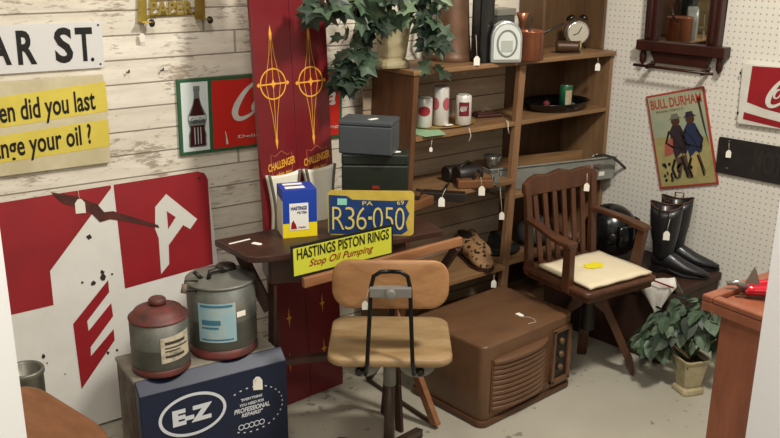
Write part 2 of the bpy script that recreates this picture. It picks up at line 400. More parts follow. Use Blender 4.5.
m.obj('screw', DARKMETAL, t, True)
# oil sign
f = wall_fr((-60, 89), (104, 73), (110, 164), (-57, 182), .020)
t = thing('oil_change_sign', 'yellow and cream sign asking when you last changed your oil', 'sign', f.O)
m = MB().box((0, 0, -.014), (f.w, f.h, 0), f.T()); m.obj('sign_panel', mat('cream_tin', '#cfc4a2', .5, col2='#bdb08c', scale=7), t, True, bev=.001)
m = MB(); flat(m, f, f.ats((-60, 106), (105, 81.5), (108, 111), (-58, 137))); flat(m, f, f.ats((-58, 145), (108, 119), (110, 146), (-57, 172)));
m.obj('yellow_band', YEL, t, True)
m = MB()
line(m, f, 'When did you last', (-25, 134), (97, 115.5), .092, bold=.018, shear=.10, n=.0025, sp=1.0)
line(m, f, 'change your oil ?', (-21, 169.5), (94, 149), .092, bold=.018, shear=.10, n=.0025, sp=1.0)
m.obj('lettering', INK, t, True)
# brass paper sign
f = wall_fr((139, -20), (208, -20), (207, 18), (141, 20), .010)
BR = mat('old_brass', '#b79f4c', .38, .75, '#8f7a34', 20)
t = thing('brass_wall_plaque', 'brass plaque lettered PAPER between two brass hook brackets', 'plaque', f.O)
m = MB(); flat(m, f, f.ats((145, 20), (150, 17), (198, 14.5), (203, 17), (203, 13), (198, 12), (150, 15), (145, 15)), 0, .004)
flat(m, f, f.ats((150, 17), (198, 14.5), (198, 11.5), (150, 13.5)), .0, .004); flat(m, f, f.ats((150, 1), (198, -2), (198, -20), (150, -20)), 0, .004)
m.obj('plate', BR, t, True)
m = MB(); ptext(m, f, 'PAPER', (150.5, 15.5), (193, .5), bold=.03, n=.0005); m.obj('lettering', mat('dull_brass', '#9c8640', .45, .6), t, True, solid=.003)
for x0, x1, yb in ((138, 147, 21), (195, 205, 18)):
    m = MB(); flat(m, f, f.ats((x0, yb), (x1, yb), (x1 - 1, -20), (x0, -20)), .003, .006)
    a = f.at(x0, yb); b = f.at(x1, yb)
    m.box((a[0], a[1] - .004, .003), (b[0], a[1], .045), f.T())
    br = m.obj('bracket', BR, t, True, bev=.001)
    m = MB(); m.lathe([(.012, 0), (.014, .004), (.012, .012), (.005, .016)], 16, f.T() @ Tr((b[0], a[1] - .006, .03), ry=PI / 2)); m.obj('roller_end', DARKMETAL, br, True)
price_tag(t, on_w(143, 22, .02), on_w(142, 33, .02), .019)
# small nails in the planks
for p in ((127, 72), (161, 70)):
    q = on_w(*p, 0); m = MB(); m.tube([q, q + WN * .02, q + WN * .024 + V((0, 0, .01))], .0028, 6)
    tag(m.obj('wall_nail', DARKMETAL), 'bent dark nail in bare planks, %s' % ('nearer the yellow oil sign' if p[0] < 140 else 'nearer the bottle sign'), 'nail', 'nails in the plank wall')

def bottle(f, cx, y0, y1, t):
    """flat printed cola bottle between photo heights on column cx"""
    u0, v0 = f.at(cx[0], y1); u1, v1 = f.at(cx[1], y0); H = v1 - v0; du = u1 - u0
    prof = [(0, .13), (.02, .155), (.10, .15), (.2, .155), (.3, .13), (.36, .14), (.45, .165), (.52, .16), (.6, .12), (.7, .075), (.8, .05), (.9, .045), (.93, .055), (1, .055)]
    def shape(a, b, k=1.0):
        P = [q for q in prof if a <= q[0] <= b]
        return [(u0 + du * z - w_ * H * k, v0 + H * z) for z, w_ in P] + [(u0 + du * z + w_ * H * k, v0 + H * z) for z, w_ in P[::-1]]
    m = MB(); flat(m, f, shape(0, 1), .002); o = m.obj('bottle_print', mat('glass_print', '#6d7470', .4), t, True)
    m = MB(); flat(m, f, shape(.02, .36, .86), .0028); flat(m, f, shape(.52, .8, .8), .0028); m.obj('cola_print', mat('cola_brown', '#3a1416', .35), o, True)
    m = MB(); flat(m, f, shape(.37, .52, .92), .0028)
    for dx in (-.055, .0, .05):
        flat(m, f, [(u0 + dx * H, v0 + .05 * H), (u0 + dx * H + .014 * H, v0 + .05 * H), (u0 + dx * H + .014 * H, v0 + .33 * H), (u0 + dx * H, v0 + .33 * H)], .0034)
    m.obj('highlight_print', mat('highlight_grey', '#b9c0bd', .4), o, True)
    m = MB(); text(m, f, 'Coca-Cola', (u0 - .11 * H, v0 + .40 * H, u0 + .13 * H, v0 + .49 * H), n=.0036, bold=.01, shear=.3); m.obj('bottle_lettering', INK, o, True)
def script_C(m, f, box, n=.003, rot=0):
    """big swash C with a small o after it; box in frame metres"""
    u0, v0, u1, v1 = box; W = u1 - u0; H = v1 - v0
    P = [(.95, .72), (.98, .86), (.88, .98), (.68, .93), (.42, .72), (.2, .42), (.12, .2), (.18, .05), (.36, .02), (.62, .12), (.85, .3)]
    wd = [.05, .09, .08, .09, .13, .18, .19, .16, .11, .08, .03]
    # smooth
    Q = []; WW = []
    for i in range(len(P) - 1):
        p0 = P[max(i - 1, 0)]; p1 = P[i]; p2 = P[i + 1]; p3 = P[min(i + 2, len(P) - 1)]
        for k in range(6):
            s_ = k / 6
            Q.append(tuple(.5 * ((2 * p1[j]) + (-p0[j] + p2[j]) * s_ + (2 * p0[j] - 5 * p1[j] + 4 * p2[j] - p3[j]) * s_ ** 2 + (-p0[j] + 3 * p1[j] - 3 * p2[j] + p3[j]) * s_ ** 3) for j in (0, 1)))
            WW.append(wd[i] * (1 - s_) + wd[i + 1] * s_)
    c, d = math.cos(rot), math.sin(rot)
    tr = lambda p: (u0 + (p[0] * c) * W, v0 + p[1] * H + p[0] * W * d)
    fstroke(m, f, [tr(q) for q in Q], [x * H for x in WW], n)
def small_o(m, f, c, rx, ry, wd, n=.003):
    a = [(c[0] + rx * math.cos(k * PI / 12) + .35 * ry * math.sin(k * PI / 12), c[1] + ry * math.sin(k * PI / 12)) for k in range(24)]
    fstroke(m, f, a, [wd * (1.2 if k in range(8, 17) else .7) for k in range(24)], n, True)

f = wall_fr((177, 82), (342, 66.5), (342, 138.5), (180.5, 154), .016)
t = thing('soda_bottle_sign', 'green framed red soda sign with bottle, partly behind the red skis', 'sign', f.O)
m = MB().box((0, 0, -.012), (f.w, f.h, 0), f.T()); m.obj('frame', mat('sign_green', '#2c5a3a', .45), t, True, bev=.0015)
m = MB(); e = .012; u = f.at(208, 100)[0]
flat(m, f, [(e, e), (u, e), (u, f.h - e), (e, f.h - e)], .001); m.obj('bottle_panel', mat('pale_panel', '#d3dbd6', .4), t, True)
u2 = f.at(212, 100)[0]
m = MB(); flat(m, f, [(u2, e), (f.w - e, e), (f.w - e, f.h - e), (u2, f.h - e)], .001); m.obj('red_panel', mat('cola_red', '#c32a22', .38), t, True)
bottle(f, (198, 196), 86, 147, t)
m = MB(); a = f.at(231, 120); b = f.at(262, 81); script_C(m, f, (a[0], a[1], b[0], b[1]))
text(m, f, 'oca-Cola', (b[0] - .05, a[1] + .02, f.w - .03, b[1] - .04), n=.003, bold=.02, shear=.35)
ptext(m, f, 'Delicious and Refreshing', (238, 139), (338, 124), n=.003, bold=.01)
fstroke(m, f, f.ats((225, 131), (226.5, 138), (227, 144)), [.002, .005, .009], .003)
m.obj('lettering', WHITE, t, True)

# big red and white letter sign, leaning on wall
bt = on_w(198, 170, .02)
wpt = lambda x, y: hit(x, y, WO + WN * .03, (WN * 1.0 + V((0, 0, .13))))
base0 = WO + WN * .16
f = quad_frame(*[hit(x, y, base0, WN + V((0, 0, .14))) for x, y in ((-60, 213), (207, 168), (214, 262), (-30, 330))])
# extend downwards to the floor
PN = (WN + V((0, 0, .14))).normalized()
tr_ = hit(206.5, 170, base0, PN); U_ = (hit(206.5, 170, base0, PN) - hit(5, 202, base0, PN)).normalized(); W_ = PN.cross(U_); W_ = W_ if W_.z > 0 else -W_
hh = tr_.z / W_.z - .003; wd_ = 1.0
f = Fr(tr_ - U_ * wd_ - W_ * hh, U_, W_, wd_, hh)
low = min((f.O + f.U * f.w).z, f.O.z)
if low < .002: f.O += f.W * ((.002 - low) / f.W.z); f.h -= (.002 - low) / f.W.z
t = thing('letter_sign', 'large red and white metal sign with letters A and E, leaning on planks', 'sign', (f.O.x, f.O.y, 0))
m = MB(); m.prism(rrect(f.w, f.h, .035, 5, f.w / 2, f.h / 2), -.006, 0, f.T()); m.obj('sign_panel', mat('enamel_white', '#dedbd3', .3, col2='#cfcbc2', scale=3), t, True)
AT = lambda *p: f.ats(*p)
m = MB()
# red field left of the white arrow, red field right
uu, vv = f.at(209, 169)
flat(m, f, [(0, f.h - .0)] + [] + AT((5, 300)) [:0] + [(0, f.at(0, 318)[1])] + AT((53.5, 305), (50, 271), (111, 188)) + [(f.at(111, 188)[0] + .0, f.h)], .0012)
o1 = m.obj('red_field', RED, t, True)
m = MB(); c = f.h
flat(m, f, AT((113.5, 186)) + [(f.at(114, 187)[0], c)] + [(f.w - .035, c), (f.w - .01, c - .01), (f.w, c - .035)] + AT((213, 264), (125, 288.5)), .0012)
m.obj('red_field', RED, t, True)
m = MB()   # letter A lying on its side
flat(m, f, AT((166, 194), (197, 219), (190, 229), (183, 225), (168.5, 245), (169, 264), (161, 274), (158.5, 238), (155, 229), (155, 207)), .002)
o2 = m.obj('letter_a', mat('enamel_letter_white', '#d2cfc6', .3), t, True)
m = MB(); flat(m, f, AT((166.5, 211), (175.5, 217), (168, 229)), .0028); m.obj('counter', RED, o2, True)
m = MB()   # letter E, skewed
flat(m, f, AT((108, 280), (109, 292), (87, 321), (88.5, 331), (111, 303), (113, 316), (90.5, 347), (90.8, 356), (113.5, 329), (114.5, 340), (81.5, 389), (73, 324)), .002)
m.obj('letter_e', RED, t, True)
m = MB(); flat(m, f, AT((49, 401), (51, 403), (54, 406), (62, 417), (60, 404), (57, 399), (53, 396)), .002); m.obj('letter_scrap', RED, t, True)
def blob(m, x, y, r, n_=.0022):
    c_ = f.at(x, y); pts = []
    for k in range(10): a = k * PI / 5; rr = r * random.uniform(.6, 1.2); pts.append((c_[0] + rr * math.cos(a), c_[1] + rr * math.sin(a)))
    flat(m, f, pts, n_)
for x, y, r in ((89, 237, .011), (43.5, 356, .008), (82, 282.5, .005), (93, 283, .010), (103, 277, .012), (102, 272, .008), (112, 274, .004), (108, 353, .006), (117, 350, .006), (47, 363, .003), (65, 374, .003)):
    m = MB(); blob(m, x, y, r); m.obj('rust_chip', mat('rust_dark', '#3a2620', .9), t, True)
m = MB(); flat(m, f, AT((50, 192), (75, 196), (97, 204), (104, 212), (113, 211), (158, 225), (159, 228), (125, 221), (110, 219), (100, 222), (92, 214), (82, 209), (62, 203)), .0032)
m.obj('rust_scrape', mat('rust_scrape', '#3c211c', .85, col2='#5b2a24', scale=30), t, True)
m = MB(); u, v = f.at(199, 178); m.lathe([(.006, 0), (.005, .003)], 12, f.T() @ Tr((u, v, 0))); m.obj('grommet', DARKMETAL, t, True)
price_tag(t, hit(78, 190, f.O + f.N * .01, f.N), hit(79.5, 199, f.O + f.N * .012, f.N), .033)

# ------------------------------------------------------------------ red skis
SKR = mat('ski_red', '#701a20', .35, col2='#62171c', scale=3, coat=.15)
def ski(x0, x1, label):
    ang = math.atan(.09 / 1.5)
    O = V((x0, 2.49, .0)); U = V((1, 0, 0)); W = V((0, math.sin(ang), math.cos(ang)))
    f = Fr(O, U, W, x1 - x0, 1.78)
    t = thing('water_ski', label, 'ski', (x0, 2.49, 0), 0, 'pair of red skis standing behind the table')
    w_ = f.w
    pts = [(.004, .0), (w_ - .004, 0), (w_, .03), (w_, 1.5)] + [(w_ / 2 + w_ / 2 * math.cos(a * PI / 12), 1.5 + .26 * math.sin(a * PI / 12)) for a in range(1, 12)] + [(0, 1.5), (0, .03)]
    m = MB(); m.prism(pts, -.016, 0, f.T()); m.obj('ski_blade', SKR, t, True, bev=.002)
    return t, f
SX = [(1.662, 1.8185), (1.8195, 1.976)]
for i, (x0, x1) in enumerate(SX):
    t, f = ski(x0, x1, 'red water ski with gold compass ornament, %s' % ('the one nearer the soda bottle sign' if i == 0 else 'the one nearer the shelf and ivy'))
    # ornament centred on photo points
    cx, cy = ((273, 84), (310.5, 81.5))[i]
    c = V(f.at(cx, cy)); rr = .052
    m = MB(); G = lambda p, q, wd: fstroke(m, f, [c + V(p), c + V(q)], wd, .0012)
    fstroke(m, f, [c + V((rr * math.cos(k * PI / 20), rr * math.sin(k * PI / 20))) for k in range(40)], .0048, .0012, True)
    G((-rr * 1.25, 0), (rr * 1.25, 0), .005)
    for s_ in (-1, 0, 1):
        fstroke(m, f, [c + V((s_ * .003, .17)), c + V((s_ * .010, .10)), c + V((s_ * .022, .045)), c + V((s_ * .030, 0)), c + V((s_ * .022, -.045)), c + V((s_ * .010, -.11)), c + V((s_ * .002, -.19))], .0022, .0013)
    for v0 in (.17, -.20): flat(m, f, [c + V((0, v0 + .03)), c + V((-.006, v0)), c + V((0, v0 - .03)), c + V((.006, v0))], .0014)
    flat(m, f, [c + V(p) for p in ((0, .02), (.005, .005), (.02, 0), (.005, -.005), (0, -.02), (-.005, -.005), (-.02, 0), (-.005, .005))], .0018)
    for s_ in (-1, 1): flat(m, f, [c + V(p) for p in ((s_ * rr * 1.15, .008), (s_ * rr * 1.3, 0), (s_ * rr * 1.15, -.008), (s_ * rr, 0))], .0016)
    m.obj('gold_ornament', GOLD, t, True)
    lx = (282, 317)[i]; ly = (166, 160)[i]; q = V(f.at(lx, ly))
    m = MB(); text(m, f, 'CHALLENGER', (q.x - .060, q.y - .006, q.x + .056, q.y + .022), n=.0015, bold=.03, shear=.3, rot=.16)
    text(m, f, 'skis inc', (q.x - .028, q.y - .034, q.x + .04, q.y - .018), n=.0015, bold=.02, shear=.3, rot=.12)
    m.obj('lettering', GOLD, t, True)
    m = MB(); cr = [(-.045, .0), (-.045, .045), (-.025, .038), (0, .055), (.025, .038), (.045, .045), (.045, 0), (.04, -.03), (0, -.05), (-.04, -.03)]
    fstroke(m, f, [q + V(p) for p in cr], .003, .001, True); m.obj('crest_print', mat('crest_red', '#a8553f', .5), t, True)
    # white binding pad with dark rubber sides
    u0, v0 = f.at((268, 303)[i], (222, 214)[i]); u1, v1 = f.at((328, 333)[i], 165)
    cxu = f.w / 2 ; top = f.at((282, 316)[i], (171, 165)[i])[1]; bot = top - .24
    def padrows(k):
        rows = []
        for j in range(13):
            s_ = j / 12; hw = (.054 + .015 * abs(2 * s_ - .9) ** 1.6) * k
            rows.append((hw, bot + (top - bot) * s_))
        return rows
    vs = []; fs = []; R = padrows(1.0); nn = 9
    for hw, vv_ in R:
        for a in range(nn): x = -1 + 2 * a / (nn - 1); vs.append((cxu + hw * x, vv_ - (.012 * (1 - x * x) if vv_ > top - .02 else 0), .010 + .012 * abs(x) ** 2))
    for a in range(len(R) - 1):
        for b_ in range(nn - 1): fs.append((a * nn + b_, a * nn + b_ + 1, (a + 1) * nn + b_ + 1, (a + 1) * nn + b_))
    m = MB(); m.add(vs, fs, f.T(), True); bo = m.obj('binding', mat('binding_white', '#e4dfcd', .5, col2='#d6d0bb', scale=8), t, True, solid=.016)
    for s_ in (-1, 1):
        m = MB(); m.tube([f.T() @ V((cxu + s_ * (hw - .006), vv_, .030)) for hw, vv_ in R[1:]], .0055, 6); m.obj('rubber_side', mat('rubber_grey', '#5b564c', .8), bo, True)
    # stars low down
    m = MB()
    for px_, py_ in (((289, 318), (290, 362)), ((322, 303), (324, 348)))[i]:
        q = V(f.at(px_, py_)); flat(m, f, [q + V(p) for p in ((0, .04), (.003, .005), (.014, 0), (.003, -.005), (0, -.04), (-.003, -.005), (-.014, 0), (-.003, .005))], .0014)
    m.obj('gold_star', GOLD, t, True)

# ------------------------------------------------------------------ dark table
TA = math.radians(-11)
tb = thing('sewing_table', 'dark wooden side table holding the oil filter box and licence plate', 'table', (1.75, 2.2, 0), 0)
tp = [(1.396, 2.235), (1.412, 2.215), (1.45, 2.195), (1.569, 2.155), (1.88, 2.062), (2.05, 2.03), (2.10, 2.20), (2.04, 2.36), (1.402, 2.44)]
m = MB(); m.prism(tp, .718, .74); m.obj('tabletop', DARKW, tb, True, bev=.004)
TD = V((.909, -.417, 0)); TP = V((.417, .909, 0)); TQ = V((1.50, 2.24, 0))
def tw(a, b_, z): p_ = TQ + TD * a + TP * b_; return (p_.x, p_.y, z)
m = MB(); m.bar(tw(-.01, .02, .665), tw(.44, .02, .665), .014, .10); m.bar(tw(-.01, .15, .665), tw(.44, .15, .665), .014, .10); m.bar(tw(-.01, .02, .665), tw(-.01, .15, .665), .014, .10); m.bar(tw(.44, .02, .665), tw(.44, .15, .665), .014, .10); m.obj('apron', DARKW, tb, True)
for x in (.005, .425):
    for a, b in ((.02, .15), (.15, .02)):
        m = MB(); dx_ = .009 if a < b else -.009; m.bar(tw(x + dx_, a, 0), tw(x + dx_, b, .615), .014, .032, up=(0, 1, 0)); m.obj('leg', DARKW, tb, True, bev=.002)
m = MB(); m.bar(tw(.005, .085, .3), tw(.425, .085, .3), .03, .02); m.obj('stretcher', DARKW, tb, True)
m = MB(); m.bar(tw(-.10, .10, .714), tw(-.01, .08, .50), .025, .035); m.obj('bracket', DARKW, tb, True)
p = on_z(257, 244, .741); flat_tag(tb, p, on_z(268, 246, .741) - p, .035, .018)
p = on_z(240, 241, .741); m = MB(); a_ = on_z(229, 244, .7405); b_ = on_z(250, 239, .7405); m.bar(a_, b_, .008, .0015); tag(m.obj('paper_strip', TAG), 'thin pale paper strip lying on dark table near its left end', 'paper')

# wooden rack leaning in front
rk = thing('wooden_stand', 'long brown wooden rail with one slanting leg behind the plywood chair', 'stand', (2.0, 2.1, 0))
WR = wood('rail_wood', '#9b6b48', '#744a2e', (1.5, 12, 12), .5)
RN = V((math.sin(WA), -math.cos(WA), 0)); RP = V((1.90, 2.035, 0))
a_ = hit(303, 283, RP, RN); b_ = hit(461, 241, RP, RN)
m = MB(); m.bar(a_, b_, .018, .032); m.obj('rail', WR, rk, True, bev=.003)
lf = V((2.017, 2.008, .012)); lm = on_y(399, 326, 2.15); la = lf + (lm - lf) * 1.75
m = MB(); m.bar(la, lf, .022, .036, up=(0, 1, 0)); m.obj('leg', WR, rk, True, bev=.002)
m = MB(); m.bar(la - V((.03, 0, 0)), la + V((.16, 0, 0)), .018, .03); m.obj('rail', WR, rk, True, bev=.003)
m = MB(); m.bar(lf, (2.06, 2.44, .008), .010, .012); m.obj('foot_rail', mat('dark_rail', '#3d2d20', .6), rk, True)
m = MB(); m.bar((2.06, 2.44, .012), b_ - V((.02, -.0, .018)), .018, .03, up=(0, 1, 0)); m.obj('leg', DARKW, rk, True, bev=.002)

# oil filter box
fb = on_z(283.5, 238.5, .7405)
bw = .1325
u_ = V((R0.x, R0.y, 0)); bo = thing('oil_filter_box', 'small blue and yellow carton lettered HASTINGS FILTER on dark table', 'box', (fb.x, fb.y, .7405), math.atan2(2.261 - 2.307, 1.687 - 1.584))
BH = .162
m = MB().box((0, 0, 0), (bw * .86, .10, BH * .30)); m.obj('lower_band', mat('carton_yellow', '#e8cf1e', .45), bo)
m = MB().box((0, 0, BH * .301), (bw * .86, .10, BH)); m.obj('upper_band', mat('carton_blue', '#1e3f9c', .4), bo, bev=.001)
m = MB().box((-.0012, -.0002, .001), (-.0004, .099, BH * .78)); m.obj('side_label', mat('carton_cream', '#d8d2bb', .5), bo)
m = MB().box((.022, -.0012, .025), (.085, -.0004, BH * .72)); m.obj('front_label', mat('label_white', '#e6e3da', .45), bo)
mw_ = wm(bo); f = Fr(mw_ @ V((0, 0, 0)), mw_.to_3x3() @ V((1, 0, 0)), (0, 0, 1))
m = MB(); text(m, f, 'HASTINGS', (.027, .094, .080, .107), n=.0025, bold=.03); text(m, f, 'FILTER', (.048, .081, .080, .089), n=.0025, bold=.02); m.obj('lettering', mat('label_blue', '#1b2f6b', .5), bo, True)
m = MB(); flat(m, f, [(.026, .03), (.046, .03), (.042, .045), (.034, .06), (.028, .05)], .0022); text(m, f, 'Casite', (.05, .032, .075, .038), n=.0025, bold=.03); m.obj('red_print', RED, bo, True)
for y0, y1 in ((.02, .045), (.065, .085)):
    m = MB().box((.015, y0, BH), (.08, y1, BH + .0008)); m.obj('top_label', TAG, bo)

# licence plate
pc = V((1.806, 2.124, .742)); f0 = quad_frame(*[hit(x, y, (1.825, 2.14, 0), FH) for x, y in ((328, 191.5), (414, 193.5), (414, 237), (328, 237))])
f = Fr(f0.O, f0.U, (0, 0, 1), f0.w, f0.h); f.O = V((f.O.x, f.O.y, .7415))
t = thing('license_plate', 'blue and yellow PA license plate R36-050 standing on dark table', 'license plate', (f.O.x, f.O.y, .7415))
m = MB(); m.prism(rrect(f.w, f.h, .014, 4, f.w / 2, f.h / 2), -.004, 0, f.T()); m.obj('plate_yellow_panel', mat('plate_yellow', '#c9b04e', .4, col2='#b89d40', scale=20), t, True)
W_, H_ = f.w, f.h
key = [(.02, .15), (.09, .1), (.5, .09), (.8, .09), (.86, .04), (.93, .12), (.90, .3), (.95, .5), (.90, .65), (.93, .8), (.86, .86), (.3, .90), (.08, .88), (.02, .8)]
key = [(.012, .03), (.86, .03), (.93, .12), (.905, .3), (.945, .5), (.90, .66), (.935, .8), (.88, .80), (.75, .78), (.28, .80), (.22, .88), (.012, .90)]
m = MB(); flat(m, f, [(a * W_, b * H_) for a, b in key], .001); m.obj('plate_blue_field', mat('plate_blue', '#223f74', .4, col2='#1c3560', scale=15), t, True)
m = MB()
for ch, a, b in (('R', .05, .19), ('3', .20, .31), ('6', .33, .45), ('-', .47, .51), ('0', .52, .64), ('5', .66, .76), ('0', .78, .89)):
    text(m, f, ch, (a * W_, (.13 if ch != '-' else .36) * H_, b * W_, (.64 if ch != '-' else .43) * H_), n=.003, bold=-.012)
text(m, f, 'PA', (.40 * W_, .68 * H_, .52 * W_, .77 * H_), n=.003)
text(m, f, '69', (.80 * W_, .70 * H_, .88 * W_, .80 * H_), n=.003)
m.obj('lettering', mat('plate_letter', '#d9c56a', .4), t, True)
m = MB().box((.11 * W_, .68 * H_, .001), (.22 * W_, .82 * H_, .0025), f.T()); m.obj('sticker', mat('sticker_green', '#8fd0b8', .5), t, True)

# piston ring sign
nW = RN; pp = RP - RN * .004
f = quad_frame(*[hit(x, y, pp, nW) for x, y in ((293, 248), (392.3, 225), (392.3, 254), (293, 277.5))])
t = thing('piston_ring_sign', 'yellow sign reading HASTINGS PISTON RINGS at the dark table front', 'sign', f.O)
m = MB().box((-.003, -.003, -.008), (f.w + .003, f.h + .003, -.001), f.T()); m.obj('frame', MATTEBLACK, t, True)
m = MB().box((.002, .004, -.001), (f.w - .004, f.h - .005, .0005), f.T()); m.obj('sign_panel', mat('sign_lime', '#bfc138', .45), t, True)
m = MB(); text(m, f, 'HASTINGS PISTON RINGS', (.014, .055, f.w - .014, .090), n=.002, bold=.015); m.obj('lettering', INK, t, True)
m = MB(); text(m, f, 'Stop Oil Pumping', (.055, .018, f.w - .075, .048), n=.002, bold=.008, shear=.35); m.obj('script_lettering', RED, t, True)

# stacked file boxes behind the plate
yaw = math.atan2(u_.y, u_.x)
c0 = on_z(375, 216, .741)
gb = thing('file_box', 'dark green metal box behind license plate, under a grey box', 'box', (c0.x, c0.y, .741), yaw, 'metal boxes behind the plate')
GREEN = mat('green_box', '#23281f', .42, col2='#1d221b', scale=5)
m = MB().box((-.118, 0, 0), (.118, .10, .185)); m.obj('body', GREEN, gb, bev=.006)
m = MB().box((-.1185, -.0008, .1852), (.1185, .10, .225)); lid = m.obj('lid', GREEN, gb, bev=.006)
m = MB().box((-.05, -.0015, .078), (.045, -.0002, .083)); m.obj('label_holder', TAG, gb)
m = MB().box((-.01, -.0015, .10), (.015, -.0002, .112)); m.obj('badge', mat('badge_red', '#7a2a20', .5), gb)
q = wm(gb) @ V((.07, .03, .2265)); flat_tag(gb, q, (1, -.4, 0), .04, .02)
g2 = thing('file_box', 'slate grey metal box on top of the dark green one', 'box', wm(gb) @ V((-.02, .048, .2275)), yaw - .22, 'metal boxes behind the plate')
GRY = mat('slate_box', '#454a4c', .5, col2='#3d4244', scale=5)
m = MB().box((-.095, -.07, 0), (.095, .055, .1)); m.obj('body', GRY, g2, bev=.005)
m = MB().box((-.0955, -.0705, .1002), (.0955, .0555, .118)); m.obj('lid', GRY, g2, bev=.005)
q = wm(g2) @ V((.02, -.03, .1185)); flat_tag(g2, q, (1, 0, 0), .04, .016)

# ------------------------------------------------------------------ floor box with gas cans
ea = math.radians(-9.5)
L0 = on_z(139, 398, .365); ez = thing('parts_cabinet', 'dark blue metal cabinet lettered E-Z under the gas cans', 'cabinet', (L0.x, L0.y, 0), ea)
NAVY = mat('navy_enamel', '#111c38', .4, col2='#0e172e', scale=5); RUSTY = mat('rusty_brown_side', '#4a3528', .7, col2='#756c5e', scale=7, lo=.4, hi=.6)
ew = .487
m = MB(); m.add([(0, 0, .0), (ew, 0, 0), (ew, .04, 0), (0, .04, 0), (0, 0, .365), (ew, 0, .365), (ew, .04, .40), (0, .04, .40)],
                [(0, 3, 2, 1), (4, 5, 6, 7), (0, 1, 5, 4), (1, 2, 6, 5), (2, 3, 7, 6), (3, 0, 4, 7)]); m.obj('front_panel', NAVY, ez, bev=.003)
m = MB().box((0.0, .042, 0), (ew - .005, .235, .385)); m.obj('body', RUSTY, ez, bev=.004)
m = MB().box((-.003, .042, .386), (ew - .02, .24, .402)); m.obj('lid', mat('grey_lid', '#8d8878', .55, col2='#6f685c', scale=9), ez, bev=.004)
mw_ = wm(ez); f = Fr(mw_ @ V((0, -.0005, 0)), mw_.to_3x3() @ V((1, 0, 0)), (0, 0, 1), ew, .36)
WP = mat('white_print', '#cfd2d6', .5)
cxx = .155; cy_ = .235
c1 = V(f.at(193, 414)); c2 = V(f.at(252, 409))
m = MB(); fstroke(m, f, [(c1.x + .105 * math.cos(k * PI / 24), c1.y + .068 * math.sin(k * PI / 24)) for k in range(48)], .010, .0015, True)
text(m, f, 'E-Z', (c1.x - .066, c1.y - .028, c1.x + .064, c1.y + .028), n=.0015, bold=.06)
for k in range(0, 60, 2):
    a = 2 * PI * k / 60
    if abs(math.atan2(math.sin(a - PI), math.cos(a - PI))) > .9:
        fstroke(m, f, [(c2.x + .108 * math.cos(a), c2.y + .080 * math.sin(a)), (c2.x + .108 * math.cos(a + .07), c2.y + .080 * math.sin(a + .07))], .004, .0015)
for i, (s_, wd, hh_) in enumerate((('"EVERYTHING', .075, .010), ('YOU NEED FOR', .085, .010), ('PROFESSIONAL', .125, .017), ('REPAIRS!"', .075, .014))):
    y = c2.y + .042 - i * .0185; text(m, f, s_, (c2.x - wd / 2, y - hh_ / 2, c2.x + wd / 2, y + hh_ / 2), n=.0016, bold=.03, shear=.2)
for k in range(5): a = c2 + V((-.04 + .018 * k, -.055)); fstroke(m, f, [(a.x + .009 * math.cos(j * PI / 6), a.y + .009 * math.sin(j * PI / 6)) for j in range(12)], .003, .0016, True)
m.obj('lettering', WP, ez, True)
tg = f.at(257, 380); q = mw_ @ V((tg[0], -.002, .355))
price_tag(ez, q + V((-.012, -.004, -.035)), mw_ @ V((tg[0], -.006, f.at(257, 376)[1])), .030)

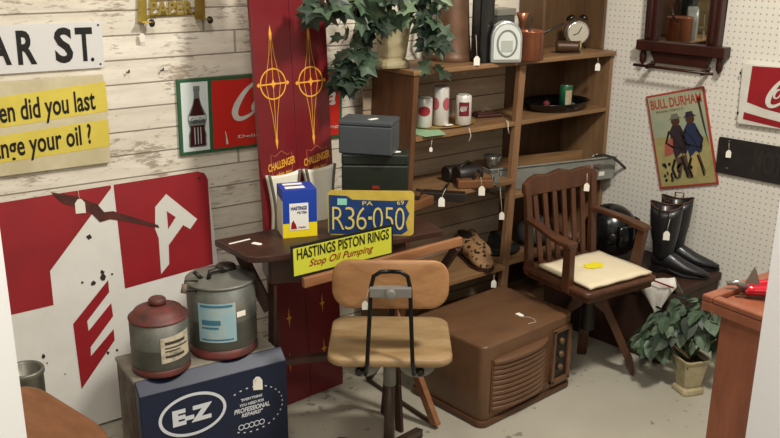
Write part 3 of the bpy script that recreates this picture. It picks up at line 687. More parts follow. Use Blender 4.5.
def gas_can(loc, r, h, label, small):
    t = thing('gas_can', label, 'gas can', loc, 0, 'old galvanised gas cans on the blue cabinet')
    G = mat('galvanised_grey', '#50544f', .5, .3, '#67645a', 12); RR = mat('faded_red_paint', '#6b322c', .5, col2='#49302a', scale=14, lo=.4, hi=.6)
    m = MB(); b = h * .12
    m.lathe([(r * .98, b), (r, b + .004), (r, h * .45), (r * 1.012, h * .46), (r * 1.012, h * .48), (r, h * .49), (r, h * .9)], 36); m.obj('body', G, t)
    m = MB(); m.lathe([(r * .97, 0), (r * 1.01, .004), (r * 1.01, .012), (r * .99, .016), (r * .985, b)], 36); m.obj('base_band', RR, t)
    m = MB()
    if small: m.lathe([(r * 1.0, h * .9), (r * 1.02, h * .91), (r * 1.02, h * .93), (r * .9, h * .95), (r * .82, h * 1.03), (r * .5, h * 1.10), (r * .3, h * 1.12)], 36)
    else: m.lathe([(r, h * .9), (r * 1.02, h * .905), (r * 1.02, h * .93), (r * .95, h * .935), (r * .4, h * 1.0), (r * .3, h * 1.005)], 36)
    top = m.obj('top', RR if small else mat('grey_can_top', '#77776e', .45, .3, '#66645c', 10), t)
    z0 = h * (1.12 if small else 1.005)
    m = MB(); m.lathe([(r * .30, 0), (r * .30, .015), (r * .24, .02), (r * .12, .022)], 20, Tr((0, 0, z0)) if small else Tr((r * .25, r * .1, z0 - .006)))
    m.obj('cap', RR if small else DARKMETAL, t)
    if not small:
        m = MB(); m.tube([(-r * .5, -r * .2, h * .97), (-r * .45, -r * .2, h * 1.06), (-r * .1, -r * .2, h * 1.06), (r * .05, -r * .15, h * 1.0)], .008, 8)
        m.tube([(-r * .6, 0, h * .96), (-r * .75, .02, h * 1.05)], .007, 8); m.obj('spout', DARKMETAL, t)
        m = MB()
        pts = [(r * 1.0 * math.cos(a), r * 1.0 * math.sin(a), h * .9) for a in (3.3,)]
        m.tube([(-r * .95, -r * .3, h * .88), (-r * 1.35, -r * .3, h * .92), (-r * 1.25, -r * .2, h * 1.03), (-r * .8, -r * .1, h * .97)], .003, 6)
        hd = m.obj('wire_handle', DARKMETAL, t)
        m = MB(); m.tube([(-r * 1.38, -r * .3, h * .90), (-r * 1.28, -r * .25, h * 1.0)], .009, 8); m.obj('handle_grip', mat('grip_wood', '#6f6252', .7), hd)
    # paper label wrapped on the side facing the camera
    d = math.atan2(CAM.y - loc[1], CAM.x - loc[0]); a0, a1, z0_, z1_ = ((d + .0, d + 1.15, .26, .70), (d - .72, d + .38, .24, .74))[0 if small else 1]
    vs = []; fs = []; n = 10
    for i in range(n + 1):
        a = a0 + (a1 - a0) * i / n
        for z in (z0_, z1_): vs.append((r * 1.016 * math.cos(a), r * 1.016 * math.sin(a), h * z + (.008 * (i / n) if small else 0)))
    for i in range(n): fs.append((2 * i, 2 * i + 2, 2 * i + 3, 2 * i + 1))
    m = MB(); m.add(vs, fs, None, True); lb = m.obj('label', mat('label_worn' if small else 'label_teal', '#c3b89f' if small else '#8fb0b8', .6, col2='#6c6456' if small else '#a9b6ae', scale=22, lo=.45, hi=.7), t)
    m = MB()
    for (za, zb, b0, b1) in (((.38, .66, .15, .85),) if not small else ((.42, .64, .25, .75),)):
        rows = [(.9, .96, .08, .92), (.05, .09, .08, .92), (.45, .58, .1, .6), (.35, .4, .1, .55)] if not small else [(.72, .84, .12, .8), (.56, .62, .12, .9), (.44, .49, .12, .6), (.2, .3, .12, .75)]
        for (q0, q1, p0, p1) in rows:
            vs = []; fs = []
            for i in range(7):
                a = a0 + (a1 - a0) * (p0 + (p1 - p0) * i / 6)
                for zz in (q0, q1): vs.append((r * 1.022 * math.cos(a), r * 1.022 * math.sin(a), h * (z0_ + (z1_ - z0_) * zz)))
            for i in range(6): fs.append((2 * i, 2 * i + 2, 2 * i + 3, 2 * i + 1))
            m.add(vs, fs)
    m.obj('label_print', mat('label_print_%d' % small, '#3d6f86' if not small else '#3c3630', .6), lb)
    return t
g = on_z(162, 366, .403); gas_can((g.x, g.y, .4035), .089, .188, 'smaller grey gas can with faded red domed top', True)
g = on_z(224, 346, .403); t = gas_can((g.x, g.y, .4035), .110, .262, 'larger grey gas can with teal paper label and flat top', False)
p = V((g.x, g.y, .545)) + (CAM - V((g.x, g.y, .55))).normalized() * .1; p.z = .56
d_ = (CAM - V((g.x, g.y, 1.68))); d_.normalize(); dd = Matrix.Rotation(.55, 3, 'Z') @ d_; sd = V((-dd.y, dd.x, 0))
pc_ = V((g.x, g.y, 0)) + dd * .111
m = MB(); m.add([tuple(pc_ + sd * a + V((0, 0, b))) for a, b in ((-.016, .545), (.016, .545), (.016, .563), (-.016, .563))], [(0, 1, 2, 3)]); m.obj('price_tag', TAG, t, True, solid=.001)

# bottom-left: canister and stool
q = on_z(24, 368, .52); t = thing('metal_canister', 'tall dull metal canister at lower left beside the door frame', 'canister', (q.x, q.y, 0))
m = MB(); m.lathe([(.045, 0), (.05, .005), (.050, .50), (.054, .505), (.054, .515), (.050, .52), (.044, .515), (.042, .47), (.0, .465)], 32); m.obj('body', mat('dull_tin', '#7d7c70', .38, .6, '#6a675b', 8), t)
m = MB(); m.lathe([(.0505, .42), (.052, .425), (.0505, .43)], 32, cap=False); m.obj('hoop', GREYM, t)
q = on_z(56, 428, .47)
t = thing('wooden_stool', 'brown stool with rounded wooden seat in the bottom left corner', 'stool', (q.x, q.y, 0), math.radians(-42))
ST = math.radians(36)
m = MB(); T_ = Tr((-.01, 0, .455), rx=0, ry=ST); m.prism(rrect(.30, .24, .08, 6), -.014, .014, T_); m.obj('seat', wood('stool_wood', '#84583a', '#69432b', (3, 6, 6), .4), t, bev=.008, )
for x, y in ((-.10, -.07), (.09, -.07), (.09, .07), (-.10, .07)):
    m = MB(); m.tube([(x * 1.2, y * 1.2, 0), (x, y, .43 - x * math.tan(ST))], [.012, .015], 10); m.obj('leg', wood('stool_leg', '#5d3a22', '#47301c', (9, 9, 2)), t)

# ------------------------------------------------------------------ swivel desk chair (seen from behind)
ca = math.atan2(R0.y, R0.x)
dc = thing('swivel_chair', 'plywood swivel chair with black rod back support, on a metal column', 'chair', (1.735, 1.945, 0), ca)
# local x = right, local -y = towards the viewer
def slab(w_, h, r, th, T, bend=0., dish=0., n=14):
    out = rrect(w_, h, r, 6); m = MB()
    rings = []
    for s_, z in ((0.0, 1), (.5, 1), (.85, 1), (.97, .9), (1, .5), (1, -.5), (.97, -.9), (.85, -1), (.5, -1), (0, -1)):
        ring = []
        for x, y in out:
            X, Y = x * max(s_, .001), y * max(s_, .001)
            ring.append(T @ V((X, Y, z * th / 2 + bend * X * X - dish * max(0, 1 - (X / w_ * 2) ** 2) * max(0, 1 - (Y / h * 2) ** 2))))
        rings.append(ring)
    m.loft(rings); return m
m = slab(.385, .33, .05, .030, Tr((0, 0, .455)), dish=.008); m.obj('seat', PLYL, dc)
m = slab(.355, .150, .055, .016, Tr((0, -.115, .69), rx=PI / 2 - .12), bend=-.9); m.obj('backrest', PLYW, dc)
m = MB()
for s_ in (-1, 1):
    m.tube([(s_ * .075, .02, .415), (s_ * .078, -.12, .413), (s_ * .074, -.165, .42), (s_ * .068, -.19, .47), (s_ * .062, -.175, .6), (s_ * .058, -.158, .70), (s_ * .05, -.155, .735), (s_ * .03, -.155, .748), (0, -.155, .75)], .0065, 10)
m.obj('support_rod', mat('rod_black', '#1d1b1a', .35, .6), dc)
m = MB(); m.box((-.062, -.178, .675), (.062, -.150, .705)); m.lathe([(.016, 0), (.016, .024), (.006, .026)], 16, Tr((0, -.17, .69), rx=PI / 2)); m.obj('clamp_bracket', GREYM, dc, bev=.002)
for s_ in (-1, 1):
    m = MB(); pts = [(s_ * .03, 0)] + [(s_ * (.085 + .06 * math.cos(a * PI / 10)), -.055 * math.sin(a * PI / 10)) for a in range(0, 11)]
    m.prism(pts, -.004, .004, Matrix.Translation((0, -.11, .438)) @ Matrix.Rotation(PI / 2, 4, 'X')); m.obj('bracket_plate', GREYM, dc)
    m = MB(); m.lathe([(.012, -.01), (.012, .012), (.004, .014)], 12, Tr((s_ * .095, -.115, .405), rx=PI / 2)); m.obj('bolt', DARKMETAL, dc)
m = MB().box((-.1, -.09, .428), (.1, .09, .438)); m.obj('mounting_plate', GREYM, dc)
m = MB(); m.lathe([(.021, .30), (.021, .43)], 20); m.obj('upper_column', GREYM, dc)
m = MB(); m.lathe([(.018, .06), (.018, .30)], 20); m.obj('column', mat('column_brown', '#4a3b31', .45, .4), dc)
for k in range(4):
    a = PI / 4 + .25 + k * PI / 2; m = MB(); m.bar((0, 0, .065), (.21 * math.cos(a), .21 * math.sin(a), .02), .03, .022); lg = m.obj('base_leg', mat('column_brown', '#4a3b31'), dc, bev=.003)
    m = MB(); m.lathe([(.015, 0), (.016, .008), (.012, .018)], 12, Tr((.205 * math.cos(a), .205 * math.sin(a), 0))); m.obj('foot', BLACK, lg)
mw_ = wm(dc); price_tag(dc, mw_ @ V((-.062, -.165, .70)), mw_ @ V((-.075, -.165, .66)), .018)

# ------------------------------------------------------------------ console
cz = .32
cn = thing('television_console', 'brown wooden television console with louvred speaker grille on the floor', 'television', (2.135, 1.895, 0), 0)
CW, CD, CH = .507, .37, .315
out = rrect(CW, CD, .03, 5, CW / 2, CD / 2)
m = MB()
rings = [[V((CW / 2 + (x - CW / 2) * k, CD / 2 + (y - CD / 2) * k, z)) for x, y in out] for k, z in ((.97, CH + .003), (.995, CH), (1, CH - .008), (1, .03), (.99, .025))]
m.loft([[V((CW / 2, CD / 2, CH + .004))] * 24 and [V((CW / 2 + (x - CW / 2) * .5, CD / 2 + (y - CD / 2) * .5, CH + .004)) for x, y in out]] + rings)
m.obj('cabinet', CONS, cn)
m = MB(); m.prism(rrect(CW + .016, CD + .016, .034, 5, CW / 2, CD / 2), 0, .026); m.obj('plinth', wood('plinth_brown', '#5a3b25', '#49301e', (2, 5, 5), .4), cn, bev=.006)
# grille: swelling louvres
m = MB(); gx0, gx1 = .045, .345
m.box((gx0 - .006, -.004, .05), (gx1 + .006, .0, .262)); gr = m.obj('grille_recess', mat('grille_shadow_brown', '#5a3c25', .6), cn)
m = MB()
for k in range(10):
    z = .06 + k * .0205; 
    rings = []
    for s_ in range(9):
        a = s_ / 8; x = gx0 + (gx1 - gx0) * a; yb = -.006 - .026 * math.sin(PI * a) ** .6
        if k == 9: yb -= .004
        rings.append([V((x, .0, z)), V((x, yb, z - .001)), V((x, yb - .001, z + .010)), V((x, yb * .6, z + .0165)), V((x, 0, z + .0175))])
    m.loft(rings, None, False)
m.obj('louvre_grille', CONS, gr)
# control recess at right
m = MB(); m.box((.378, -.014, .05), (.392, .0, .275)); m.box((.47, -.014, .05), (.484, .0, .275)); m.box((.378, -.014, .262), (.484, 0, .275)); m.box((.378, -.014, .05), (.484, 0, .066)); m.obj('control_frame', CONS, cn, bev=.003)
m = MB().box((.393, -.003, .067), (.469, .0, .261)); cp = m.obj('control_panel', mat('control_dark', '#1d1613', .4), cn)
for z in (.11, .165, .22):
    m = MB(); m.lathe([(.014, 0), (.012, .012), (.004, .013)], 16, Tr((.431, -.003, z), rx=PI / 2)); m.obj('knob', mat('knob_brown', '#5c4630', .4), cp)
p = on_z(520, 315, CH + .005); flat_tag(cn, p, on_z(526, 318, CH + .005) - p, .034, .02)
m = MB(); m.tube([on_z(*q, CH + .0065) for q in ((523, 317), (529, 317), (534, 319), (536, 322), (531, 323), (528, 324))], .001, 5); m.obj('string', STRING, cn, True)

# ------------------------------------------------------------------ wooden armchair
AA = math.radians(-9)
ac = thing('swivel_armchair', 'dark wooden slat-back armchair with cream pad stained yellow', 'armchair', (2.775, 1.925, 0), AA)
# local: -y is the front
m = slab(.38, .38, .03, .026, Tr((0, .015, .432)), dish=.004); m.obj('seat', ARMW, ac)
cu = MB(); vs = []; fs = []; N = 12
for j in range(N + 1):
    for i in range(N + 1):
        a, b = i / N * 2 - 1, j / N * 2 - 1; vs.append((a * .163 , -.018 + b * .142, .457 + .006 * (1 - a ** 4) * (1 - b ** 4) + .0015 * math.sin(9 * a + 4 * b)))
for j in range(N):
    for i in range(N): k = j * (N + 1) + i; fs.append((k, k + 1, k + N + 2, k + N + 1))
cu.add(vs, fs, None, True); pad = cu.obj('seat_pad', mat('cream_cloth', '#d9cbac', .85), ac, solid=.012)
m = MB()
pts = [(.047 * math.cos(k * PI / 9) * (1 + .18 * math.sin(3.3 * k)), -.012 + .030 * math.sin(k * PI / 9) * (1 + .15 * math.cos(2.2 * k))) for k in range(18)]
m.prism(pts, .4705, .4712); m.obj('yellow_stain', mat('yellow_stain', '#dfd021', .8), pad)
for s_ in (-1, 1):
    m = MB(); m.loft([[V((s_ * .172 + a, .17 + b, .41)) for a, b in ((-.016, -.014), (.016, -.014), (.016, .014), (-.016, .014))],
                      [V((s_ * .172 + a, .185 + b, .60)) for a, b in ((-.015, -.012), (.015, -.012), (.015, .012), (-.015, .012))],
                      [V((s_ * .176 + a, .205 + b, .775)) for a, b in ((-.014, -.01), (.014, -.01), (.014, .01), (-.014, .01))]], None, False); m.obj('back_post', ARMW, ac, bev=.003)
    m = MB(); m.loft([[V((s_ * .178 + a, -.055 + b, .415)) for a, b in ((-.015, -.02), (.015, -.02), (.015, .02), (-.015, .02))],
                      [V((s_ * .195 + a, -.07 + b, .60)) for a, b in ((-.014, -.018), (.014, -.018), (.014, .018), (-.014, .018))]], None, False); m.obj('arm_post', ARMW, ac, bev=.003)
    m = MB(); path = [(.172, .19, .632, .018), (.182, .12, .628, .018), (.198, .04, .620, .022), (.202, -.04, .612, .027), (.196, -.09, .609, .024)]
    m.loft([[V((s_ * (x - w_), y, z - .009)), V((s_ * (x + w_), y, z - .009)), V((s_ * (x + w_), y, z + .009)), V((s_ * (x - w_), y, z + .009))] for x, y, z, w_ in path], None, False); m.obj('armrest', ARMW, ac, bev=.004)
# crest rail with shaped top
rings = []
for k in range(13):
    a = -1 + k / 6; x = a * .195; yb = .205 + .012 * (1 - a * a); top = .805 - .012 * abs(a) ** 2 + .006 * math.cos(3 * PI * a); bt_ = .722 + .004 * abs(a)
    if k in (0, 12): top -= .012; bt_ += .012
    rings.append([V((x, yb - .011, bt_)), V((x, yb - .011, top)), V((x, yb + .011, top)), V((x, yb + .011, bt_))])
m = MB(); m.loft(rings, None, False); m.obj('crest_rail', ARMW, ac, bev=.004)
for k in range(6):
    a = (-1 + k * .4) * .128
    m = MB(); m.loft([[V((a * .9 + p, .165 + q, .445)) for p, q in ((-.011, -.004), (.011, -.004), (.011, .004), (-.011, .004))],
                      [V((a + p, .212 + q, .73)) for p, q in ((-.011, -.004), (.011, -.004), (.011, .004), (-.011, .004))]], None, False); m.obj('back_slat', ARMW, ac)
m = MB(); m.box((-.17, -.16, .395), (.17, .185, .418)); m.obj('seat_frame', ARMW, ac, bev=.003)
m = MB(); m.lathe([(.03, .20), (.03, .36), (.07, .385), (.07, .395)], 20); m.obj('hub', DARKMETAL, ac)
lfp = V((2.887, 1.814, 0)); li = wm(ac).inverted() @ lfp
a0 = math.atan2(li.y, li.x); rl = max(li.length, .2)
for k, rk_ in ((0, rl), (84, .17), (169, .17)):
    a = a0 + math.radians(k); dx, dy = math.cos(a), math.sin(a)
    m = MB(); m.loft([[V((dx * r_ + dy * q, dy * r_ - dx * q, z + b)) for q, b in ((-.02, -.03 * t_), (.02, -.03 * t_), (.02, .03 * t_), (-.02, .03 * t_))] for r_, z, t_ in ((.01, .35, 1.2), (.06, .31, 1.2), (rk_ * .62, .18, 1.2), (rk_ * .95, .045, 1.2), (rk_ * 1.0, .012, .4))], None, False)
    m.obj('leg', ARMW, ac, bev=.003)
mw_ = wm(ac); price_tag(ac, mw_ @ V((.13, .19, .78)), on_y(587, 183, 2.09), .022)

# ------------------------------------------------------------------ low trunk, boots, helmet
TRW = wood('trunk_dark', '#2c1a12', '#3d2418', (3, 8, 8), .6)
tk = thing('storage_chest', 'low dark wooden chest under the boots by the pegboard', 'chest', (3.08, 1.76, 0))
m = MB().box((0, 0, .0), (.415, .63, .275)); m.obj('body', TRW, tk, bev=.006)
m = MB().box((-.008, -.008, .276), (.422, .638, .31)); m.obj('lid', TRW, tk, bev=.006)

LEA = mat('boot_leather', '#0e0e10', .42, col2='#19191c', scale=20, coat=.2, spec=.5, bump=.15)
def boot(loc, rz, label):
    t = thing('cowboy_boot', label, 'boot', loc, rz, 'pair of black boots on the chest')
    def ring(cx, cy, cz_, rx, ry, n=20, tilt=0):
        return [V((cx + rx * math.cos(2 * PI * i / n), cy + ry * math.sin(2 * PI * i / n), cz_ + tilt * math.cos(2 * PI * i / n))) for i in range(n)]
    m = MB(); tp = .31
    R = [ring(0, 0, .06, .040, .033), ring(0.0, 0, .09, .045, .036), ring(.0, 0, .13, .048, .040), ring(-.003, 0, .19, .060, .050), ring(-.004, 0, .25, .066, .054)]
    # dipped top line: higher front/back
    top = [V((-.004 + .068 * math.cos(a), .055 * math.sin(a), tp - .022 * math.sin(a) ** 2 * 1.0)) for a in [2 * PI * i / 20 for i in range(20)]]
    inn = [V((-.004 + .060 * math.cos(a), .048 * math.sin(a), tp - .006 - .022 * math.sin(a) ** 2)) for a in [2 * PI * i / 20 for i in range(20)]]
    R += [top, inn, ring(-.003, 0, .2, .04, .03)]
    m.loft(R)
    # foot: rings along x
    def fr_(x, zc, ry, rz_): return [V((x, ry * math.cos(2 * PI * i / 20), zc + rz_ * math.sin(2 * PI * i / 20))) for i in range(20)]
    m.loft([fr_(-.046, .052, .010, .014), fr_(-.040, .055, .025, .026), fr_(-.015, .062, .031, .040), (fr_(.02, .062, .033, .046)), fr_(.06, .048, .036, .038), fr_(.10, .036, .040, .028), fr_(.14, .028, .036, .020), fr_(.175, .022, .024, .013), fr_(.20, .019, .009, .006)])
    m.obj('upper', LEA, t)
    m = MB(); sole = [(-.048, 0), (-.044, .022), (-.02, .030), (.02, .024), (.06, .034), (.10, .041), (.14, .038), (.175, .026), (.203, .006), (.203, -.006), (.175, -.026), (.14, -.038), (.10, -.041), (.06, -.034), (.02, -.024), (-.02, -.030), (-.044, -.022)]
    vs = [V((x, y, (.034 - .026 * min(1, max(0, (x + .0) / .09))))) for x, y in sole]; vb = [v - V((0, 0, .006)) for v in vs]
    m.loft([vb, vs], None, False); m.obj('sole', MATTEBLACK, t)
    m = MB(); m.loft([[V((x, y, 0)) for x, y in ((-.040, -.020), (-.040, .020), (-.004, .022), (-.004, -.022))], [V((x, y, .03)) for x, y in ((-.048, -.026), (-.048, .026), (.008, .026), (.008, -.026))]], None, False); m.obj('heel', MATTEBLACK, t)
    for s_ in (-1, 1):
        m = MB(); m.tube([(-.004 + .018, s_ * .054, tp - .05), (-.004 + .018, s_ * .058, tp + .004), (-.004 - .018, s_ * .058, tp + .004), (-.004 - .018, s_ * .054, tp - .05)], .0035, 6)
        m.obj('pull_strap', mat('strap_brown', '#4c3122', .6), t)
    m = MB(); m.tube([V((p.x, p.y, p.z + .0015)) for p in top] + [top[0]], .0028, 6); m.obj('top_trim', mat('trim_tan', '#54382a', .5), t)
    return t
bz = .311
toe = math.radians(-68)
b1 = boot((3.30, 1.93, bz), math.radians(-68), 'black western boot nearer the viewer, with the white price tag')
b2 = boot((3.425, 1.955, bz), math.radians(-66), 'black western boot behind its mate, against the pegboard')
q = wm(b1) @ V((-.004, 0, .30)); price_tag(b1, on_x(670, 219, 3.24), on_x(667, 231, 3.23), .026)

hm = thing('motorcycle_helmet', 'glossy black open-face helmet on the chest behind the armchair', 'helmet', (3.28, 2.19, bz), math.radians(-60))
t_ = hm; t_.scale = (.92, .92, 1.08)
m = MB()
rings = []; n = 28
for k in range(15):
    ph = k / 14 * (PI * .74); r_ = .118 * math.sin(ph) + .0001; z = .115 + .118 * math.cos(ph)
    rings.append([V((r_ * 1.12 * math.cos(2 * PI * i / n), r_ * math.sin(2 * PI * i / n), z)) for i in range(n)])
rings += [[v * .001 + V((v.x * .85, v.y * .85, .028)) for v in rings[-1]]]
m.loft(rings); m.obj('shell', BLACK, hm)
m = MB(); vs = []; fs = []
for j in range(6):
    for i in range(17):
        a = -1.25 + 2.5 * i / 16; zz = .07 + .10 * j / 5; r_ = .126
        rr_ = math.sqrt(max(.0, 1 - ((zz - .115) / .14) ** 2)) * r_ * 1.06; vs.append((rr_ * 1.1 * math.cos(a), rr_ * math.sin(a), zz))
for j in range(5):
    for i in range(16): k = j * 17 + i; fs.append((k, k + 1, k + 18, k + 17))
m.add(vs, fs, None, True); m.obj('visor', mat('visor_smoke', '#0d0d0f', .12, spec=.6), hm, solid=.003)
for s_ in (-1, 1):
    m = MB(); m.lathe([(.02, 0), (.018, .006), (.006, .008)], 16, Tr((.02, s_ * .122, .12), rx=-s_ * PI / 2)); m.obj('visor_stud', DARKMETAL, hm)

# white cloth with red band drooping from trunk
m = MB(); vs = []; fs = []
P0 = [on_x(642, 279, 3.10), on_x(668, 278, 3.10)]
CL = MB(); rows = [((638, 281), (672, 279)), ((641, 290), (676, 287)), ((647, 300), (668, 297)), ((653, 309), (662, 306)), ((656, 318), (659, 316))]
for j, (a, b) in enumerate(rows):
    A, B = on_x(*a, 3.045), on_x(*b, 3.045)
    for i in range(7): q = A.lerp(B, i / 6); q.x += .006 * math.sin(i * 2.1 + j) - (0 if j else -.02); vs.append(tuple(q))
for j in range(4):
    for i in range(6): k = j * 7 + i; fs.append((k, k + 1, k + 8, k + 7))
q0 = V(vs[3]); t = thing('white_cloth', 'white cloth with a red stripe drooping off the chest edge', 'cloth', q0)
top = [V((v[0] + .08, v[1], .3125)) for v in vs[:7]]
CL.add([tuple(p) for p in top] + [(v[0] + .0, v[1], v[2]) for v in vs], [(i, i + 1, i + 8, i + 7) for i in range(6)] + [tuple(k + 7 for k in f_) for f_ in fs], None, True)
CL.obj('cloth', mat('cloth_white', '#d8d3c8', .9), t, True, solid=.003)
m = MB(); m.bar(on_x(652, 280, 3.035), on_x(674, 288, 3.035), .003, .006); m.obj('red_stripe', RED, t, True)

# ------------------------------------------------------------------ plants
def leaf_pts(kind):
    if kind == 'ivy': return [(0, 0), (-.28, -.12), (-.5, .12), (-.34, .32), (-.52, .62), (-.2, .62), (0, 1.0), (.2, .62), (.52, .62), (.34, .32), (.5, .12), (.28, -.12)]
    return [(0, 0), (-.26, .12), (-.36, .38), (-.24, .72), (0, 1.0), (.24, .72), (.36, .38), (.26, .12)]
def foliage(name, centers, kind, size, mats, parent, n, seed=1, droop=.6):
    rnd = random.Random(seed); P = leaf_pts(kind); mbs = [MB() for _ in mats]
    for _ in range(n):
        c, rad = rnd.choice(centers); c = V(c)
        d = V((rnd.gauss(0, 1), rnd.gauss(0, 1), rnd.gauss(0, .8))).normalized(); p = c + V((d.x * rad[0], d.y * rad[1], d.z * rad[2])) * rnd.uniform(.45, 1)
        out = V((d.x, d.y, d.z * .4 - droop * rnd.uniform(.3, 1.3))).normalized()
        nrm = (V((CAM.x - p.x, CAM.y - p.y, .3)).normalized() * .55 + V((rnd.gauss(0, .6), rnd.gauss(0, .6), rnd.uniform(.1, 1.1)))); nrm = (nrm - out * nrm.dot(out)).normalized()
        sd = out.cross(nrm); s_ = size * rnd.uniform(.65, 1.25); k = rnd.randrange(len(mats)); fold = rnd.uniform(.1, .3)
        cc = p + out * s_ * .4 - nrm * 0; vs = [cc] + [p + sd * (x * s_) + out * (y * s_) + nrm * (abs(x) * s_ * fold - .15 * s_ * y * y) for x, y in P]
        mbs[k].add([tuple(v) for v in vs], [(0, i + 1, (i + 1) % len(P) + 1) for i in range(len(P))])
    for mb, mt in zip(mbs, mats):
        o = mb.obj(name, mt, parent, True); o['kind'] = 'stuff'
LD = mat('leaf_dark', '#2b3a29', .45, col2='#1b271b', scale=30, spec=.5); LM = mat('leaf_mid', '#4c5f48', .5, col2='#334633', scale=40, spec=.5); LL = mat('leaf_pale', '#87977a', .5, col2='#5c7354', scale=40)
LS = mat('leaf_dusty', '#66765f', .6, col2='#445541', scale=40)
def urn(t, rb, rt, h, m_, T=None):
    """square footed pot, hollow"""
    def sq(r, z, c=.25): 
        k = r * c; return [V(p + (z,)) for p in ((-r + k, -r), (r - k, -r), (r, -r + k), (r, r - k), (r - k, r), (-r + k, r), (-r, r - k), (-r, -r + k))]
    m = MB(); m.loft([sq(rb * 1.25, 0), sq(rb * 1.28, h * .06), sq(rb * 1.2, h * .14), sq(rb * .92, h * .18), sq(rb, h * .24), sq(rt * .9, h * .85), sq(rt, h * .95), sq(rt, h), sq(rt * .88, h), sq(rt * .85, h * .86)], None, False)
    m.obj('pot', m_, t, bev=.002)
    m = MB().box((-rt * .8, -rt * .8, h * .80), (rt * .8, rt * .8, h * .87)); m.obj('soil', mat('moss_soil', '#2a2318', .95), t)
PC = mat('pot_cream', '#b3a784', .5, col2='#978a68', scale=12)
iv = on_z(388, 63, 1.206)
t = thing('ivy_plant', 'potted ivy trailing from top of shelf over the red skis', 'plant', (2.335, 2.62, 1.206), math.radians(-20))
urn(t, .046, .066, .19, PC)
fol = [((2.20, 2.50, 1.50), (.10, .07, .05)), ((2.34, 2.50, 1.49), (.10, .07, .04)), ((2.02, 2.44, 1.46), (.08, .05, .05)), ((1.86, 2.42, 1.475), (.06, .03, .025))]
foliage('ivy_leaves', fol, 'ivy', .078, [LD, LM, LM], t, 85, 3)
foliage('ivy_leaves', [((2.39, 2.47, 1.46), (.05, .04, .04)), ((2.39, 2.45, 1.38), (.03, .03, .05)), ((2.40, 2.45, 1.32), (.02, .02, .03))], 'ivy', .072, [LM, LD], t, 26, 21)
foliage('ivy_leaves', [((1.98, 2.44, 1.36), (.04, .03, .05)), ((2.02, 2.45, 1.29), (.045, .03, .06)), ((1.985, 2.46, 1.22), (.03, .02, .03)), ((2.08, 2.46, 1.33), (.03, .03, .06)), ((2.10, 2.46, 1.40), (.05, .04, .04))], 'ivy', .075, [LD, LD, LM], t, 60, 31)
foliage('ivy_leaves', [((2.36, 2.47, 1.50), (.10, .05, .025)), ((2.20, 2.43, 1.43), (.06, .02, .03))], 'ivy', .066, [LL, LM], t, 20, 5)
m = MB(); m.tube([V((2.36, 2.56, 1.40)), V((2.44, 2.48, 1.42)), V((2.46, 2.45, 1.32)), V((2.45, 2.45, 1.24)), V((2.43, 2.45, 1.21))], .002, 5); m.tube([V((2.3, 2.58, 1.40)), V((2.15, 2.48, 1.46)), V((2.02, 2.46, 1.40)), V((1.99, 2.46, 1.3)), V((1.98, 2.47, 1.21))], .002, 5); m.tube([V((2.3, 2.58, 1.40)), V((2.0, 2.45, 1.48)), V((1.84, 2.43, 1.47))], .002, 5); m.obj('stem', mat('stem_green', '#4a5a34', .6), t, True)
foliage('ivy_leaves', [((2.38, 2.45, 1.215), (.02, .012, .008)), ((2.455, 2.45, 1.20), (.02, .012, .012))], 'ivy', .075, [LM, LD], t, 6, 9)

t = thing('potted_plant', 'leafy green plant in cream footed pot on floor by pegboard', 'plant', (2.965, 1.565, 0), math.radians(-25))
urn(t, .038, .058, .15, PC)
foliage('leaves', [((3.0, 1.61, .27), (.13, .11, .10)), ((2.95, 1.66, .24), (.10, .08, .10)), ((3.04, 1.56, .31), (.10, .08, .08)), ((2.92, 1.71, .20), (.06, .06, .06)), ((3.06, 1.48, .25), (.05, .06, .09))], 'oval', .074, [LS, LM, LS, LD], t, 190, 11, .9)
m = MB()
for a in range(7): m.tube([(0, 0, .13), (.03 * math.cos(a), .03 * math.sin(a), .19), (.10 * math.cos(a), .10 * math.sin(a), .26)], .003, 5)
m.obj('stem', mat('stem_green', '#4a5a34', .6), t)
m = MB(); a_ = V((2.955, 1.575, .14)); m.bar(a_, a_ + V((-.03, .05, .05)), .008, .003); m.bar(a_ + V((.0, -.01, 0)), a_ + V((-.03, .035, .055)), .008, .003); m.obj('plant_marker', mat('brass_stick', '#b8a06a', .4, .5), t, True)

# ------------------------------------------------------------------ things on the pegboard
t = thing('wall_mirror', 'dark carved wooden mirror with lower rail hung on pegboard', 'mirror', (3.519, 2.05, 1.12))
MW = wood('mahogany', '#3a1a14', '#28120d', (9, 9, 2), .32)
XM = 3.475
def ymir(x, y): return on_x(x, y, XM)
yl = 2.235; yr = 1.885; yb = 1.26; xt = 1.62
m = MB()
for y0, y1 in ((yl, yl - .055), (yr + .055, yr)): m.box((XM, y1, yb - .03), (3.519, y0, xt)); m.tube([V((XM - .004, (y0 + y1) / 2, yb + .02)), V((XM - .004, (y0 + y1) / 2, xt))], .012, 8)
m.box((XM, yr, xt - .05), (3.519, yl, xt)); m.obj('frame', MW, t, True, bev=.004)
m = MB(); m.box((XM - .012, yr - .04, yb - .035), (3.519, yl + .03, yb + .01)); m.obj('bottom_rail', MW, t, True, bev=.004)
m = MB(); m.prism([(yr + .03, yb - .036), (yr + .05, yb - .085), (yl - .06, yb - .085), (yl - .03, yb - .036)], 0, .03, Matrix(((0, 0, 1, 3.482), (1, 0, 0, 0), (0, 1, 0, 0), (0, 0, 0, 1)))); m.obj('apron', MW, t, True, bev=.003)
for y in (yl + .005, yr - .012):
    m = MB(); m.lathe([(.004, -.10), (.014, -.085), (.016, -.06), (.012, -.04), (.016, -.036)], 14, Tr((3.49, y, yb))); m.obj('finial', MW, t, True)
a_ = on_x(633, 64, 3.44); b_ = on_x(712, 75, 3.44)
zz = (a_.z + b_.z) / 2
